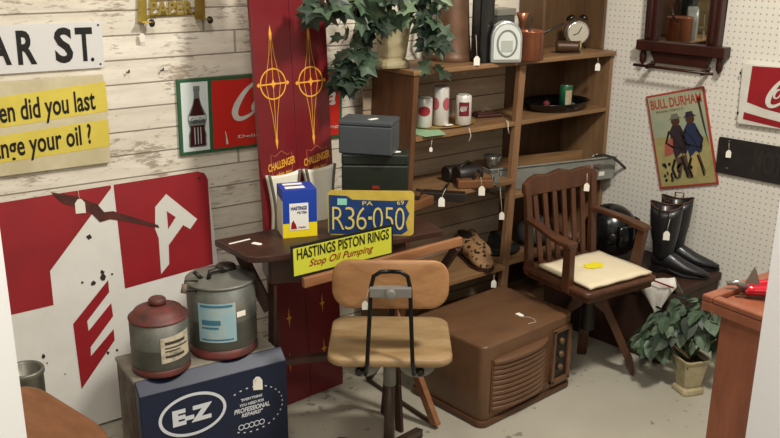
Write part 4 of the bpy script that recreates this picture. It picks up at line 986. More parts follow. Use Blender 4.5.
m = MB(); m.tube([(3.445, a_.y, zz), (3.445, b_.y, zz)], .0065, 8); m.obj('towel_bar', MW, t, True)
for y in (yl - .045, yr + .04):
    m = MB(); m.loft([[V((3.49 - d_, y + s_, z)) for s_ in (-.008, .008)] + [V((3.505 - d_ * .6, y + s_, z)) for s_ in (.008, -.008)] for d_, z in ((0, yb - .08), (.01, yb - .10), (.035, zz + .01), (.045, zz - .012))], None, False); m.obj('bar_bracket', MW, t, True, bev=.002)
m = MB().box((3.497, yr + .057, yb + .012), (3.500, yl - .057, xt - .052)); m.obj('mirror_glass', mat('mirror', '#dcdcd8', .03, 1.0), t, True)

# tobacco poster
f = quad_frame(*[on_x(x, y, 3.51) for x, y in ((645.5, 96), (704.5, 86.5), (717.5, 183.5), (660.5, 189.5))])
t = thing('tobacco_poster', 'tilted red-bordered poster headed BULL DURHAM with figures on pegboard', 'poster', f.O)
m = MB().box((0, 0, -.006), (f.w, f.h, 0), f.T()); m.obj('border', mat('poster_red', '#9c3a30', .5), t, True)
e = .009; W_, H_ = f.w, f.h
m = MB(); flat(m, f, [(e, e), (W_ - e, e), (W_ - e, H_ - e), (e, H_ - e)], .0008); m.obj('ground_print', mat('poster_sand', '#a99c68', .5, col2='#8f8a5c', scale=14), t, True)
m = MB(); flat(m, f, [(e, H_ * .55), (W_ - e, H_ * .50), (W_ - e, H_ - e), (e, H_ - e)], .0014); m.obj('sky_print', mat('poster_sky', '#8f9a86', .5, col2='#a7a585', scale=9), t, True)
m = MB(); text(m, f, 'BULL DURHAM', (.02, H_ * .845, W_ - .018, H_ * .945), n=.0024, bold=.02); m.obj('lettering', mat('poster_letter', '#a3402f', .5), t, True)
m = MB(); text(m, f, 'SMOKING TOBACCO', (.04, H_ * .80, W_ * .62, H_ * .825), n=.0024); m.obj('small_lettering', mat('poster_brown', '#4c3a2a', .5), t, True)
def fig(cx, s_, cols):
    """standing figure print: hat, head, coat, legs"""
    q = lambda pts: [(cx + x * s_ * W_, H_ * y) for x, y in pts]
    m = MB(); flat(m, f, q([(-.11, .30), (-.15, .45), (-.14, .60), (-.07, .66), (.08, .65), (.14, .56), (.17, .40), (.12, .34), (.02, .36)]), .0022); m.obj('coat_print', mat('poster_' + cols[0], cols[0], .5), t, True)
    m = MB(); flat(m, f, q([(-.10, .31), (.12, .34), (.14, .12), (.20, .09), (.08, .085), (.03, .25), (-.06, .10), (-.16, .08), (-.10, .14)]), .0020); m.obj('trouser_print', mat('poster_' + cols[1], cols[1], .5), t, True)
    m = MB(); flat(m, f, [(cx + .075 * W_ * math.cos(k * PI / 8), H_ * .695 + .045 * W_ * 1.6 * math.sin(k * PI / 8)) for k in range(16)], .0026); m.obj('head_print', mat('poster_face', '#4a3022', .5), t, True)
    m = MB(); flat(m, f, q([(-.13, .715), (.13, .72), (.08, .74), (.06, .775), (-.06, .77), (-.08, .735)]), .003); m.obj('hat_print', mat('poster_' + cols[2], cols[2], .5), t, True)
fig(W_ * .45, .85, ('#33292c', '#5a4638', '#6b6a5c')); fig(W_ * .70, .85, ('#27304a', '#b09a62', '#2b2a35'))
m = MB()
for x0 in (.40, .68):   # rifles, belts and arms of the printed figures
    L_ = lambda pts, wd, n_=.0034: fstroke(m, f, [(W_ * (x0 + a), H_ * b) for a, b in pts], wd, n_)
    L_([(-.10, .60), (.06, .44), (.15, .12)], .0035); L_([(-.08, .60), (-.16, .48), (-.04, .42)], .010); L_([(.10, .58), (.18, .48), (.12, .38)], .010)
    L_([(-.05, .30), (-.12, .20), (-.08, .10)], .012); L_([(.06, .32), (.10, .2), (.12, .10)], .010); L_([(-.08, .44), (.12, .40)], .004)
m.obj('figure_line_print', mat('poster_ink', '#1f1a1a', .5), t, True)
m = MB()
for k in range(26):
    x = W_ * random.uniform(.12, .62); y = H_ * random.uniform(.08, .26); flat(m, f, [(x + .008 * random.uniform(.5, 1.2) * math.cos(a), y + .010 * random.uniform(.5, 1.2) * math.sin(a)) for a in (0, 1, 2, 3, 4, 5)], .0024)
m.obj('crowd_print', mat('poster_dark', '#38332a', .5), t, True)
m = MB(); flat(m, f, [(W_ * .18, H_ * .34), (W_ * .33, H_ * .36), (W_ * .36, H_ * .52), (W_ * .22, H_ * .50)], .0030); m.obj('pink_coat_print', mat('poster_pink', '#a4584a', .5), t, True)
m = MB(); flat(m, f, [(W_ * .86, H_ * .9), (W_ * .9, H_ * .6), (W_ * .95, H_ * .4), (W_ * .93, H_ * .6), (W_ * .9, H_ * .9)], .0022); m.obj('tree_print', mat('poster_dark', '#38332a', .5), t, True)

# red and white soda sign
f = quad_frame(*[on_x(x, y, 3.50) for x, y in ((744, 64), (850, 71), (848, 139), (735.5, 122.5))])
t = thing('soda_sign', 'red and white soda sign with script letter, mounted on pegboard', 'sign', f.O)
m = MB(); m.prism(rrect(f.w, f.h, .012, 4, f.w / 2, f.h / 2), -.018, 0, f.T()); m.obj('sign_panel', WHITE, t, True, bev=.002)
m = MB(); flat(m, f, f.ats((752.5, 66), (830, 71), (826, 120), (800, 118), (780, 113), (765, 109), (747, 102)), .001); m.obj('red_field', RED, t, True)
m = MB(); flat(m, f, f.ats((744, 112), (765, 118), (780, 122), (826, 127), (824, 134), (780, 128), (743, 119)), .001); m.obj('red_wave', RED, t, True)
m = MB(); a = f.at(765, 106); b = f.at(784, 78); script_C(m, f, (a[0], a[1], b[0] + .03, b[1])); small_o(m, f, f.at(778, 94), .012, .018, .007)
text(m, f, 'oca-Cola', (b[0] + .0, a[1] + .015, f.w - .03, b[1] - .03), n=.003, bold=.02, shear=.35); m.obj('lettering', WHITE, t, True)
for p in ((740.5, 73), (738, 113)):
    u, v = f.at(*p); m = MB(); m.box((u - .003, v - .006, 0), (u + .003, v + .006, .003), f.T()); m.obj('screw', DARKMETAL, t, True)
# black embossed plate
f = quad_frame(*[on_x(x, y, 3.508) for x, y in ((718.5, 137), (850, 158), (846, 199), (715.5, 171.5))])
t = thing('embossed_plate', 'black embossed metal plate with white tag below the red soda sign', 'plate', f.O)
m = MB(); m.prism(rrect(f.w, f.h, .008, 4, f.w / 2, f.h / 2), -.006, 0, f.T()); m.obj('plate_panel', mat('old_black', '#1f1c1a', .5, col2='#2a2523', scale=20), t, True, bev=.001)
m = MB(); text(m, f, 'MOTOR CAR', (.16, .028, f.w - .03, f.h - .028), n=.001, bold=.02); m.obj('embossed_lettering', mat('emboss_black', '#2e2927', .45), t, True, solid=.003)
q = hit(729, 143, f.O + f.N * .006, f.N); price_tag(t, q, hit(729, 150, f.O + f.N * .008, f.N), .021)
m = MB()
for p in ((729.5, 141), (727, 168)): u, v = f.at(*p); m.lathe([(.0035, 0), (.0035, .002)], 10, f.T() @ Tr((u, v, 0)))
m.obj('screw', GREYM, t, True)

# ------------------------------------------------------------------ red-brown cabinet right, with red scoop
t = thing('end_cabinet', 'red-brown wooden cabinet with raised rim top beside right door frame', 'cabinet', (2.10, 1.10, 0), math.radians(-6))
m = MB().box((.045, -.55, 0), (.45, -.035, .735)); m.obj('body', REDW, t, bev=.004)
m = MB().box((.0, -.58, .737), (.48, 0, .765)); m.obj('top', REDW, t, bev=.005)
m = MB(); m.box((.0, -.032, .766), (.48, -.0, .782)); m.box((.0, -.58, .766), (.03, -.033, .782)); m.obj('rim', REDW, t, bev=.004)
p = on_z(735, 296, .768); m = MB(); m.bar(p, p + V((.02, -.035, .004)), .006, .003); tag(m.obj('small_stick', mat('stick', '#5a3422', .6)), 'tiny brown splinter of wood lying on red-brown cabinet top', 'stick')
p = on_z(764, 296, .768)
t = thing('red_scoop', 'shiny red metal scoop on red-brown cabinet by the door frame', 'scoop', (p.x, p.y, .768), math.radians(-50))
m = MB(); rings = []
for k in range(7):
    x = -.05 + k * .025; w_ = .028 + .005 * k; h = .02 + .004 * k
    rings.append([V((x, w_ * math.cos(a), .002 + h * (1 + math.sin(a)))) for a in [PI + PI * i / 8 for i in range(9)]] + [V((x, w_ * .9 * math.cos(a), .006 + h * (1 + math.sin(a) * .9))) for a in [2 * PI - PI * i / 8 for i in range(9)]])
m.loft(rings); m.obj('bowl', mat('glossy_red', '#b31226', .2, coat=.5), t)
m = MB(); m.tube([(-.05, 0, .02), (-.075, 0, .035), (-.10, 0, .03)], [.012, .009, .006], 10); m.obj('handle', mat('tin_grey', '#8d8a84', .35, .7), t)
m = MB(); m.prism([(-.02, .0), (.02, 0), (.006, .04), (.0, .05)], 0, .002, Matrix.Translation((-.04, -.02, .04)) @ Matrix.Rotation(PI / 2, 4, 'X')); m.obj('blade', mat('tin_grey', '#8d8a84'), t)

# ------------------------------------------------------------------ things on top of shelf
ZT = 1.206
def at_top(x, y): return on_z(x, y, ZT)
COP = mat('aged_copper', '#6f503a', .5, .3, '#573f2e', 9); BRC = mat('bright_copper', '#a86c50', .3, .7, '#8a553e', 9)
q = at_top(455, 62); t = thing('copper_tankard', 'tall aged copper tankard on shelf top beside ivy', 'tankard', (q.x + .04, q.y + .06, ZT))
t.scale = (1.12, 1.12, 1.05)
m = MB(); m.lathe([(.078, 0), (.080, .012), (.076, .02), (.072, .03), (.064, .11), (.058, .235), (.057, .24), (.062, .245), (.060, .26), (.056, .26), (.052, .255), (.052, .20), (.05, .03), (0, .025)], 36, cap=False); m.obj('body', COP, t)
a = math.radians(150); m = MB(); m.tube([(.058 * math.cos(a), .058 * math.sin(a), .19), (.10 * math.cos(a), .10 * math.sin(a), .18), (.11 * math.cos(a), .11 * math.sin(a), .10), (.07 * math.cos(a), .07 * math.sin(a), .05)], .007, 8); m.obj('handle', COP, t)
q = at_top(483, 64); t = thing('black_canister', 'tall black canister with white tag on shelf top', 'canister', (q.x + .045, q.y + .05, ZT))
m = MB(); m.prism(rrect(.075, .075, .02, 4), 0, .30); m.obj('body', BLACK, t, bev=.003)
m = MB(); m.lathe([(.03, .30), (.03, .32), (.025, .33)], 20); m.obj('lid', BLACK, t)
price_tag(t, on_y(476, 35, 2.455), on_y(477, 56, 2.45), .024)
# dial scale: arch-shaped plate
q = at_top(506, 63); t = thing('arched_scale', 'silver arch-fronted kitchen scale on shelf top beside copper pot', 'scale', (q.x, q.y, ZT), yaw + .15)
ar = [(-.064, 0), (.064, 0), (.066, .02)] + [(.066 * math.cos(a * PI / 14), .095 + .072 * math.sin(a * PI / 14)) for a in range(0, 15)] + [(-.066, .02)]
XZ = Matrix(((1, 0, 0, 0), (0, 0, 1, 0), (0, 1, 0, 0), (0, 0, 0, 1)))
m = MB(); m.prism(ar, .0, .05, XZ); m.obj('housing', mat('silver_housing', '#a9ada9', .3, .5), t, bev=.006)
m = MB(); m.prism([(x * .84, .014 + y * .84) for x, y in ar], -.004, .0, XZ); fc = m.obj('face', mat('face_white', '#c9cdc6', .3), t)
m = MB(); rr_ = [(.040 * math.cos(k * PI / 16), .078 + .052 * math.sin(k * PI / 16)) for k in range(32)]
vs, fs = stroke(rr_, .008, True); m.add([(x, z_, -.0052) if 0 else (x, -.0052, y) for x, y, z_ in vs], fs); m.obj('ring', mat('ring_grey', '#8f958f', .3, .6), fc)
m = MB().box((-.024, -.0058, .045), (.024, -.0042, .090)); m.obj('dial_window', mat('window_grey', '#a7aba2', .35), fc)
# copper pot
q = at_top(536, 61); t = thing('copper_saucepan', 'bright copper saucepan on shelf top behind the shelf post', 'saucepan', (q.x, q.y + .04, ZT))
m = MB(); m.lathe([(.055, 0), (.060, .004), (.060, .115), (.064, .119), (.062, .123), (.056, .115), (.056, .01), (0, .008)], 32, cap=False); m.obj('body', BRC, t)
m = MB(); m.tube([(.055, -.02, .105), (.11, -.03, .125), (.16, -.045, .145)], [.006, .005, .005], 8); m.obj('handle', DARKMETAL, t)
m = MB(); m.tube([(.0, .02, .02), (.02, .02, .10), (.045, .03, .17)], .0035, 6); tag_o = m; 
o = m.obj('wire_hook', DARKMETAL, t)
q = at_top(522, 40); t = thing('copper_funnel', 'small red copper funnel standing behind the silver scale', 'funnel', on_y(522, 30, 2.60))
t.location.z = ZT; m = MB(); m.lathe([(.03, 0), (.007, .015), (.007, .11), (.012, .13), (.030, .175), (.027, .176), (.0, .14)], 20); m.obj('cone', BRC, t)
# tin behind scale
q = on_y(505, 16, 2.66); t = thing('grey_tin', 'grey tin box standing behind the silver scale', 'tin', (q.x - .02, 2.655, ZT), SA)
m = MB().box((-.07, -.04, 0), (.035, .04, .165)); m.obj('body', mat('dark_grey_tin', '#4a4d48', .45, .2), t, bev=.003)
m = MB().box((-.074, -.044, .166), (.039, .044, .195)); m.obj('lid', mat('pale_tin', '#8c8c80', .4, .4), t, bev=.003)
# alarm clock
q = at_top(577, 49); t = thing('alarm_clock', 'silver twin bell alarm clock on shelf top inside upper box', 'clock', (min(q.x, 3.425), 2.56, ZT), yaw + .1)
CS = 1.22; t.scale = (CS, CS, CS)
m = MB(); m.lathe([(.040, 0), (.046, .006), (.046, .035), (.040, .04)], 28, Tr((0, .0, .062), rx=PI / 2)); m.obj('case', mat('chrome', '#d8d4cc', .18, .9), t)
m = MB(); m.lathe([(.038, 0), (.038, .002)], 28, Tr((0, -.041, .062), rx=PI / 2)); m.obj('face', mat('clock_face', '#b9b2a0', .4), t)
for s_ in (-1, 1):
    m = MB(); m.lathe([(.018, 0), (.017, .008), (.010, .014), (.0, .016)], 18, Tr((s_ * .024, -.02, .112), ry=s_ * .45)); m.obj('bell', mat('bell_dark', '#4b463c', .2, .9), t)
    m = MB(); m.tube([(s_ * .028, -.02, .028), (s_ * .038, -.02, 0.003)], .0035, 6); m.obj('foot', DARKMETAL, t)
m = MB(); m.tube([(0, -.02, .105), (0, -.02, .125)], .003, 6); m.obj('hammer', DARKMETAL, t)
m = MB(); m.bar((0, -.0435, .062), (.012, -.0435, .085), .003, .002, up=(0, 1, 0)); m.bar((0, -.0435, .062), (-.018, -.0435, .055), .003, .002, up=(0, 1, 0)); m.obj('hand', INK, t)
# brown jar / tube in front of clock
q = at_top(565, 48); t = thing('brown_tube', 'dark brown cylinder lying on shelf top left of the clock', 'tube', (3.25, 2.475, ZT + .028), math.radians(-46))
m = MB(); m.lathe([(.026, -.05), (.027, -.04), (.025, .04), (.026, .05)], 24, Tr(rx=0, ry=PI / 2)); m.obj('body', mat('tube_brown', '#4a3524', .4, .3), t)
m = MB(); m.lathe([(.0265, .05), (.0275, .054), (.0265, .058), (.02, .059)], 24, Tr(ry=PI / 2)); m.obj('end_cap', mat('cap_tan', '#8f7a55', .45, .3), t)

# ------------------------------------------------------------------ second shelf
Z2 = .946
q = on_z(447, 125, Z2)
t = thing('round_tray', 'tan oval plate on second shelf carrying the soda cans', 'plate', (q.x, q.y + .02, Z2), SA)
m = MB(); pr = [(.0, .0), (.13, .0), (.155, .006), (.157, .009), (.153, .009), (.128, .004), (0, .004)]
m.lathe(pr, 40, Matrix.Diagonal((1, .62, 1, 1)), cap=False); m.obj('dish', mat('dish_tan', '#a98a4c', .4, col2='#8f6f38', scale=8), t)
tray_c = V((q.x, q.y + .02, 0))
m = MB(); vs = []; a_ = on_z(411, 128, Z2 + .0015); 
m.prism([(p.x, p.y) for p in (on_z(409, 133, Z2), on_z(412, 124, Z2), on_z(430, 122, Z2), on_z(446, 134.5, Z2), on_z(425, 137, Z2))], Z2 + .0002, Z2 + .0012); o = m.obj('mint_paper', mat('mint', '#8fb08a', .7)); tag(o, 'mint green paper under the tan plate on second shelf', 'paper')
CANW = mat('can_white', '#d3cfc8', .3, .2)
def can(px, py, r, h, label, logo, red):
    q = on_z(px, py, Z2 + .005); t = thing('drink_can', label, 'can', (q.x, q.y, Z2 + .0055), 0, 'white drink cans on the tan plate')
    m = MB(); m.lathe([(r * .85, 0), (r, .005), (r, h - .008), (r * .88, h), ], 28); m.obj('body', CANW, t)
    m = MB(); m.lathe([(r * .88, h), (r * .9, h + .002), (r * .84, h + .002), (r * .82, h - .002), (0, h - .002)], 28, cap=False); m.obj('rim', mat('can_rim', '#a9a6a0', .25, .9), t)
    m = MB(); d = math.atan2(-q.y, -q.x)
    def patch(dd, z0, z1, hwf):
        vs = []; fs = []; nz_, nx = 12, 8
        for j in range(nz_ + 1):
            u_ = j / nz_; hw = hwf(u_)
            for i in range(nx + 1): x = hw * (2 * i / nx - 1); vs.append(((r + .0008) * math.cos(d + dd + x / r), (r + .0008) * math.sin(d + dd + x / r), z0 + (z1 - z0) * u_))
        for j in range(nz_):
            for i in range(nx): k = j * (nx + 1) + i; fs.append((k, k + 1, k + nx + 2, k + nx + 1))
        m.add(vs, fs, None, True)
    if logo == 'oval':
        for dd in (0,) if h < .13 else (-.8, .8): patch(dd, h * .40, h * .74, lambda u_: (.026 if dd == 0 else .019) * math.sqrt(max(.001, 1 - (2 * u_ - 1) ** 2)))
    else: patch(.1, h * .32, h * .78, lambda u_: .022)
    o = m.obj('logo_patch', mat(red, red, .4), t)
    if logo == 'square' or h < .11:
        n_ = V((math.cos(d), math.sin(d), 0)); f = Fr(V((q.x, q.y, 0)) + n_ * (r + .002), V((-n_.y, n_.x, 0)), (0, 0, 1))
        m = MB(); zb = Z2 + .0055
        text(m, f, 'A&W' if logo == 'square' else 'Schaefer', (-.016, zb + h * .47, .016, zb + h * .66), n=.0012, bold=.02, shear=.3); m.obj('lettering', CANW, o, True)
can(424, 127, .033, .122, 'white can with red oval, leftmost and shortest on the plate', 'oval', '#9c2b35')
can(440.5, 125, .033, .160, 'tall white can with two pale red ovals, middle of plate', 'oval', '#a8545a')
can(463, 124.5, .033, .125, 'white can with dark red square lettered A&W', 'square', '#6d1a24')
for x, y, r, l in ((455, 120, .018, 'small orange ball between the cans on the tan plate'), (476, 122, .024, 'orange ball right of the cans on the tan plate')):
    q = on_z(x, y, Z2 + r); m = MB(); m.lathe([(r * math.sin(k * PI / 10), -r * math.cos(k * PI / 10)) for k in range(11)], 20, cap=False)
    o = m.obj('orange_ball', mat('orange', '#c07a28', .5)); o.location = (q.x, q.y + .065, Z2 + r + .006); tag(o, l, 'ball')
q = on_z(448, 126, Z2 + .006); m = MB(); m.prism([(-.02, -.01), (.02, -.012), (.024, .008), (-.015, .012)], 0, .0015); o = m.obj('paper_scrap', TAG); o.location = (q.x, q.y, Z2 + .0095); tag(o, 'white paper scrap in front of cans on tan plate', 'paper')
q = on_z(490, 117, Z2); t = thing('brown_wallet', 'dark brown folded wallet lying on second shelf right of cans', 'wallet', (q.x, q.y + .02, Z2 + .0005), SA - .3)
m = MB().box((-.06, -.035, 0), (.06, .035, .014)); m.obj('body', mat('wallet_brown', '#3d1e17', .5), t, bev=.005)
m = MB().box((-.055, -.03, .0142), (.02, .03, .021)); fl = m.obj('flap', mat('wallet_brown', '#3d1e17'), t, bev=.003)
m = MB(); m.lathe([(.006, 0), (.004, .004)], 12, Tr((-.02, 0, .021))); m.obj('button', mat('brass_button', '#a08a50', .3, .8), fl)
p = on_y(508, 122, 2.43); m = MB(); m.tube([p + V((0, .01, .004)), p, on_y(508, 128, 2.43), on_y(509, 134, 2.43)], .0022, 6); m.obj('string', STRING, sh, True)
p = on_y(470, 130, 2.44); m = MB(); m.tube([on_y(469, 128, 2.435), on_y(471, 136, 2.435), on_y(469, 141, 2.435)], .0016, 6); m.obj('string', STRING, sh, True)
# black oval tray with green can
q = on_z(562, 104, Z2); t = thing('oval_tray', 'large black oval tray on second shelf holding a green can', 'tray', (3.27, 2.535, Z2), SA)
m = MB(); pr = [(0, 0), (.14, 0), (.158, .014), (.170, .036), (.177, .038), (.170, .041), (.152, .018), (.136, .005), (0, .005)]
m.lathe(pr, 44, Matrix.Diagonal((1.0, .76, 1, 1)), cap=False); m.obj('dish', BLACK, t)
tc_ = V(t.location)
q = on_z(570, 102, Z2 + .006); t = thing('green_can', 'green can with orange label standing in black oval tray', 'can', (3.32, 2.52, Z2 + .0062))
r, h = .031, .098; m = MB(); m.lathe([(r, 0), (r, h - .003), (r * .95, h)], 28); m.obj('body', mat('can_green', '#1e5a38', .35), t)
d = math.atan2(-t.location.y, -t.location.x) + .5; m = MB(); pts = [(-.016 + .008 * i, h * .12) for i in range(5)] + [(.016 - .008 * i, h * .8) for i in range(5)]
m.add([((r + .001) * math.cos(d + x / r), (r + .001) * math.sin(d + x / r), z) for x, z in pts], [tuple(range(10))]); m.obj('label_patch', mat('label_orange', '#b98a62', .5, col2='#9db09a', scale=60), t)
m = MB(); m.lathe([(r * .96, h), (r * .98, h + .003), (r * .88, h + .002), (0, h)], 28, cap=False); m.obj('rim', mat('can_rim', '#a9a6a0'), t)
q = on_z(552, 100, Z2 + .006); t = thing('yarn_ball', 'small dark red ball in black oval tray beside green can', 'ball', (3.22, 2.55, Z2 + .024))
m = MB(); m.lathe([(.016 * math.sin(k * PI / 8), -.016 * math.cos(k * PI / 8)) for k in range(9)], 16, cap=False); m.obj('yarn', mat('yarn_red', '#6d2329', .8), t)
q = on_z(590, 101, Z2 + .006); t = thing('tin_lid', 'small grey tin lid in black oval tray right of green can', 'lid', (tc_.x + .085, tc_.y - .015, Z2 + .008)); m = MB(); m.lathe([(.022, 0), (.024, .008), (.020, .010), (0, .008)], 20, cap=False); m.obj('lid_disc', GREYM, t)

# ------------------------------------------------------------------ third shelf
Z3 = .701
DL = mat('dark_leather', '#1e1917', .45, col2='#2a221e', scale=15); TOOL = wood('tool_wood', '#7c5130', '#5c3a20', (2, 9, 9), .5)
def hand_plane(px, py, ang, l, label, col):
    q = on_z(px, py, Z3); t = thing('hand_plane', label, 'hand plane', (q.x, q.y + .02, Z3 + .0003), ang, 'wooden hand planes on the third shelf')
    m = MB().box((-l / 2, -.024, 0), (l / 2, .024, .034)); m.obj('body', col, t, bev=.003)
    m = MB(); m.bar((-.01, 0, .03), (.02, 0, .07), .03, .006); m.obj('blade', DARKMETAL, t)
    m = MB(); m.bar((.0, 0, .0345), (.012, 0, .06), .026, .012); m.obj('wedge', col, t)
    return t
hand_plane(420, 209, .2, .17, 'pale wooden block plane partly hidden behind license plate', TOOL)
t = hand_plane(447, 201, -.9, .17, 'dark wooden block plane with tag on third shelf', mat('ebony', '#211813', .5)); 
hand_plane(478, 188, -.6, .15, 'small brown block plane at front of third shelf by post', TOOL)
p = on_z(438, 196, Z3 + .06); q = p + V((0, -.02, 0)); price_tag(t, q + V((.02, 0, .03)), q, .024)
q = on_z(463, 184, Z3); t = thing('binocular_case', 'dark leather binocular case lying on third shelf', 'case', (q.x + .04, q.y + .0, Z3 + .04), SA - .1)
m = MB(); m.lathe([(.034, -.075), (.039, -.07), (.037, 0), (.039, .04), (.036, .045)], 24, Tr(ry=PI / 2)); m.obj('barrel', DL, t)
m = MB(); m.lathe([(.030, -.075), (.034, -.07), (.032, 0), (.036, .045)], 24, Tr((-.01, .06, -.005), ry=PI / 2)); m.obj('barrel', DL, t)
m = MB(); m.tube([(-.06, -.01, .036), (0, .02, .05), (.04, .05, .03)], .004, 6); m.obj('strap', DL, t)
p = on_z(482, 186, Z3 + .02); price_tag(t, p + V((-.01, .0, .04)), p, .026)
q = on_z(492, 172, Z3); t = thing('metal_cup', 'small polished metal cup near the shelf post on third shelf', 'cup', (q.x, q.y, Z3 + .0003))
m = MB(); m.lathe([(.018, 0), (.02, .004), (.012, .012), (.03, .04), (.040, .075), (.038, .076), (.028, .042), (0, .02)], 24, cap=False); m.obj('bowl', mat('pewter', '#8a877e', .25, .8), t)
q = on_z(500, 186, Z3); t = thing('metal_buckle', 'pale patterned metal buckle leaning by the shelf post', 'buckle', (q.x - .005, q.y + .02, Z3), SA)
m = MB(); m.prism(rrect(.045, .06, .008, 3, 0, .031), 0, .01, XZ); m.obj('plate', mat('buckle_grey', '#9a978c', .35, .5, '#4c4840', 60, lo=.45, hi=.55), t, bev=.002)
m = MB(); m.box((-.012, -.004, .012), (.012, 0, .05)); m.obj('prong', GREYM, t)
# galvanised long drawer tray
TY = 2.29
a_ = on_y(524, 190, TY); b_ = on_y(616, 184, TY); c_ = on_y(617, 158, TY); d_ = on_y(527, 176, TY)
f = quad_frame(d_, c_, b_, a_)
base = V((a_.x, TY, 0)); 
t = thing('galvanised_drawer', 'long grey galvanised drawer lying in shelf behind wooden armchair', 'drawer', (2.84, 2.535, .6185), math.radians(-17.5))
GV = mat('galvanised', '#92928a', .5, .2, '#7a7a72', 10)
lw, ld, lh = .675, .195, .102
m = MB(); m.box((0, 0, 0), (lw, .005, lh)); m.box((0, 0, 0), (lw, ld, .004)); m.box((0, 0, 0), (.005, ld, lh)); m.box((lw - .005, 0, 0), (lw, ld, lh)); m.obj('pan', GV, t)
m = MB().box((0, ld - .006, 0), (lw, ld, lh)); m.obj('wooden_back_wall', SHELFW, t)
m = MB(); m.box((-.004, -.008, lh), (lw + .004, .006, lh + .006)); m.obj('rim', GV, t, bev=.002)
mw_ = wm(t); f = Fr(mw_ @ V((0, -.001, 0)), mw_.to_3x3() @ V((1, 0, 0)), (0, 0, 1))
m = MB(); text(m, f, '39 3C', (.50, .05, .59, .08), n=.001, bold=.03); m.obj('stencil', mat('stencil_red', '#7d4840', .6), t, True)
m = MB().box((.585, -.0018, .02), (.615, -.001, .04)); m.obj('price_sticker', TAG, t)
q = on_y(594, 156, 2.30)

sk = thing('curved_strap', 'curved black strap arching over galvanised drawer against the pegboard', 'strap', q)
m = MB(); ps = [on_y(*p, 2.30) for p in ((594, 156), (604, 155), (614, 158), (622, 165), (629, 172), (634, 181))]
ps2 = [q_ + V((0, 0, 0)) for q_ in ps]
rings = []
for i, p_ in enumerate(ps2):
    w_ = (.008, .011, .012, .010, .007, .002)[i]; rings.append([p_ + V((0, .006, w_ * .5)), p_ + V((0, -.006, w_ * .5)), p_ + V((0, -.006, -w_ * .5)), p_ + V((0, .006, -w_ * .5))])
m.loft(rings, None, False); m.obj('strap_band', BLACK, sk, True)
m = MB(); pz = on_y(594, 156, 2.30)
for k in range(5): m.lathe([(.0, -.006), (.006, 0), (0, .006)], 8, Tr(pz + V((-.012 + .008 * k, .0, .004 * math.sin(k * 2)))))
m.obj('buckle', mat('chrome', '#d8d4cc'), sk, True)

# ------------------------------------------------------------------ lowest shelves: slipper, hats, shoes
Z4 = .311
SLM = mat('leopard', '#9a7650', .7, col2='#241710', scale=55, lo=.56, hi=.60, detail=1)
q0 = on_z(489, 274, Z4 + .02); q1 = on_z(455, 248, Z4 + .06)
q = on_z(474, 262, Z4)
dirv = (on_z(492, 274, Z4) - on_z(462, 252, Z4)); sa = math.atan2(dirv.y, dirv.x)
t = thing('leopard_shoe', 'leopard print slip-on shoe with tag on the low shelf', 'shoe', (q.x + .01, q.y + .02, Z4 + .0005), sa)
t.scale = (1.25, 1.2, 1.15)
def fr2(x, zc, ry, rz_): return [V((x, ry * math.cos(2 * PI * i / 18), max(.008, zc + rz_ * math.sin(2 * PI * i / 18)))) for i in range(18)]
m = MB(); m.loft([fr2(-.12, .03, .012, .02), fr2(-.112, .04, .03, .036), fr2(-.07, .045, .034, .042), fr2(-.02, .035, .032, .034), fr2(.03, .035, .036, .034), fr2(.07, .03, .042, .028), fr2(.105, .022, .034, .018), fr2(.122, .016, .014, .008)]); m.obj('upper', SLM, t)
m = MB(); m.prism([(x * 1.0, y) for x, y in ((-.122, -.012), (-.10, -.034), (-.02, -.030), (.07, -.044), (.11, -.032), (.126, -.008), (.126, .008), (.11, .032), (.07, .044), (-.02, .030), (-.10, .034), (-.122, .012))], 0, .010); m.obj('sole', DARKW, t)
m = MB(); m.lathe([(1, 0), (1, .002)], 24, Tr((-.07, 0, .0865)) @ Matrix.Diagonal((.04, .024, 1, 1))); m.obj('opening', MATTEBLACK, t)
price_tag(t, on_z(494, 274, Z4 + .01), on_z(494, 280, Z4 + .0), .022)
t = thing('leopard_shoe', 'second leopard shoe lying behind the tagged one, half hidden', 'shoe', (q.x + .11, q.y + .09, Z4 + .0005), sa - .1)
m = MB(); m.loft([fr2(-.12, .03, .012, .02), fr2(-.112, .04, .03, .036), fr2(-.07, .045, .034, .042), fr2(-.02, .035, .032, .034), fr2(.03, .035, .036, .034), fr2(.07, .03, .042, .028), fr2(.105, .022, .034, .018), fr2(.122, .016, .014, .008)]); m.obj('upper', SLM, t)
m = MB(); m.prism([(x, y) for x, y in ((-.122, -.012), (-.10, -.034), (.07, -.044), (.126, -.008), (.126, .008), (.07, .044), (-.10, .034), (-.122, .012))], 0, .009); m.obj('sole', DARKW, t)
q = on_z(497, 250, Z4)
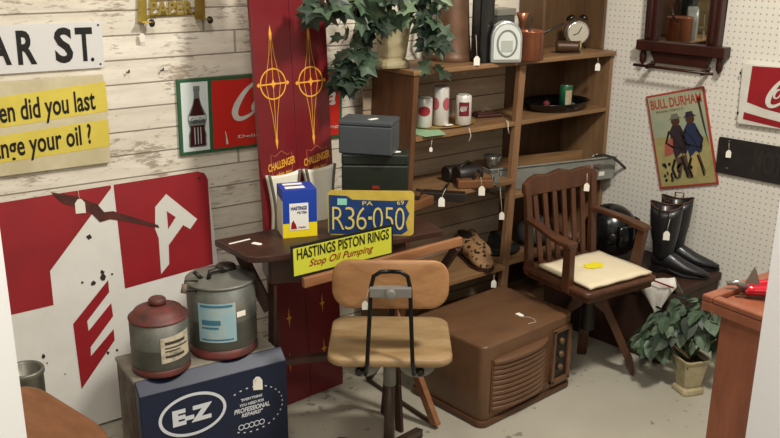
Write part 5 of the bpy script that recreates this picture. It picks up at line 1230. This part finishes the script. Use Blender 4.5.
def hat(loc, label, s_=1.):
    t = thing('felt_hat', label, 'hat', loc, SA)
    m = MB(); m.lathe([(.0, 0.002), (.07, .003), (.135, .012), (.137, .015), (.075, .01), (.072, .02), (.068, .08), (.055, .105), (0, .09)], 28, Matrix.Diagonal((s_, s_ * .85, s_, 1)), cap=False); m.obj('crown', mat('felt_black', '#15120f', .9), t)
    m = MB(); m.lathe([(.0735, .012), (.0725, .03)], 28, Matrix.Diagonal((s_, s_ * .85, s_, 1)), cap=False); m.obj('band', mat('band_grey', '#2b2622', .7), t)
m = MB().box((.535, .0, .292), (L - .024, D - .01, .31)); m.obj('shelf_board', SHELFW, sh, bev=.002)
hat(sp(.62, .14, Z4 + .0005), 'black felt hat on low shelf left of the post', .8)
q = sp(.83, .12, Z4 + .0005); t = thing('grey_helmet', 'dull grey leather helmet behind the armchair on low shelf', 'helmet', q, .4)
m = MB(); m.lathe([(.085 * math.sin(k / 12 * PI * .6), .05 + .085 * math.cos(k / 12 * PI * .6)) for k in range(13)], 26, Matrix.Diagonal((1.15, .95, 1, 1)), cap=False); m.obj('shell', mat('helmet_grey', '#3b3a38', .6, col2='#2a2725', scale=9), t, solid=.006)
m = MB()
for s_ in (-1, 0, 1): m.tube([(x, s_ * .03, .05 + math.sqrt(max(0, .087 ** 2 - (x / 1.15) ** 2 - (s_ * .03) ** 2)) + .001) for x in (-.07, -.04, 0, .04, .07)], .005, 6)
m.obj('padding_rib', DL, t)
q = sp(1.03, .12, Z4 + .0005); t = thing('work_shoe', 'scuffed brown leather shoe on low shelf behind armchair slats', 'shoe', q, -1.9)
m = MB(); m.loft([fr2(-.12, .03, .012, .02), fr2(-.112, .05, .034, .044), fr2(-.07, .06, .038, .054), fr2(-.02, .045, .036, .042), fr2(.03, .038, .038, .034), fr2(.07, .032, .042, .028), fr2(.105, .024, .034, .018), fr2(.122, .018, .014, .008)]); m.obj('upper', mat('scuffed_brown', '#4a3526', .5, col2='#6a4c34', scale=14), t)
m = MB(); m.prism([(x, y) for x, y in ((-.122, -.012), (-.10, -.036), (.07, -.044), (.126, -.008), (.126, .008), (.07, .044), (-.10, .036), (-.122, .012))], 0, .012); m.obj('sole', MATTEBLACK, t)
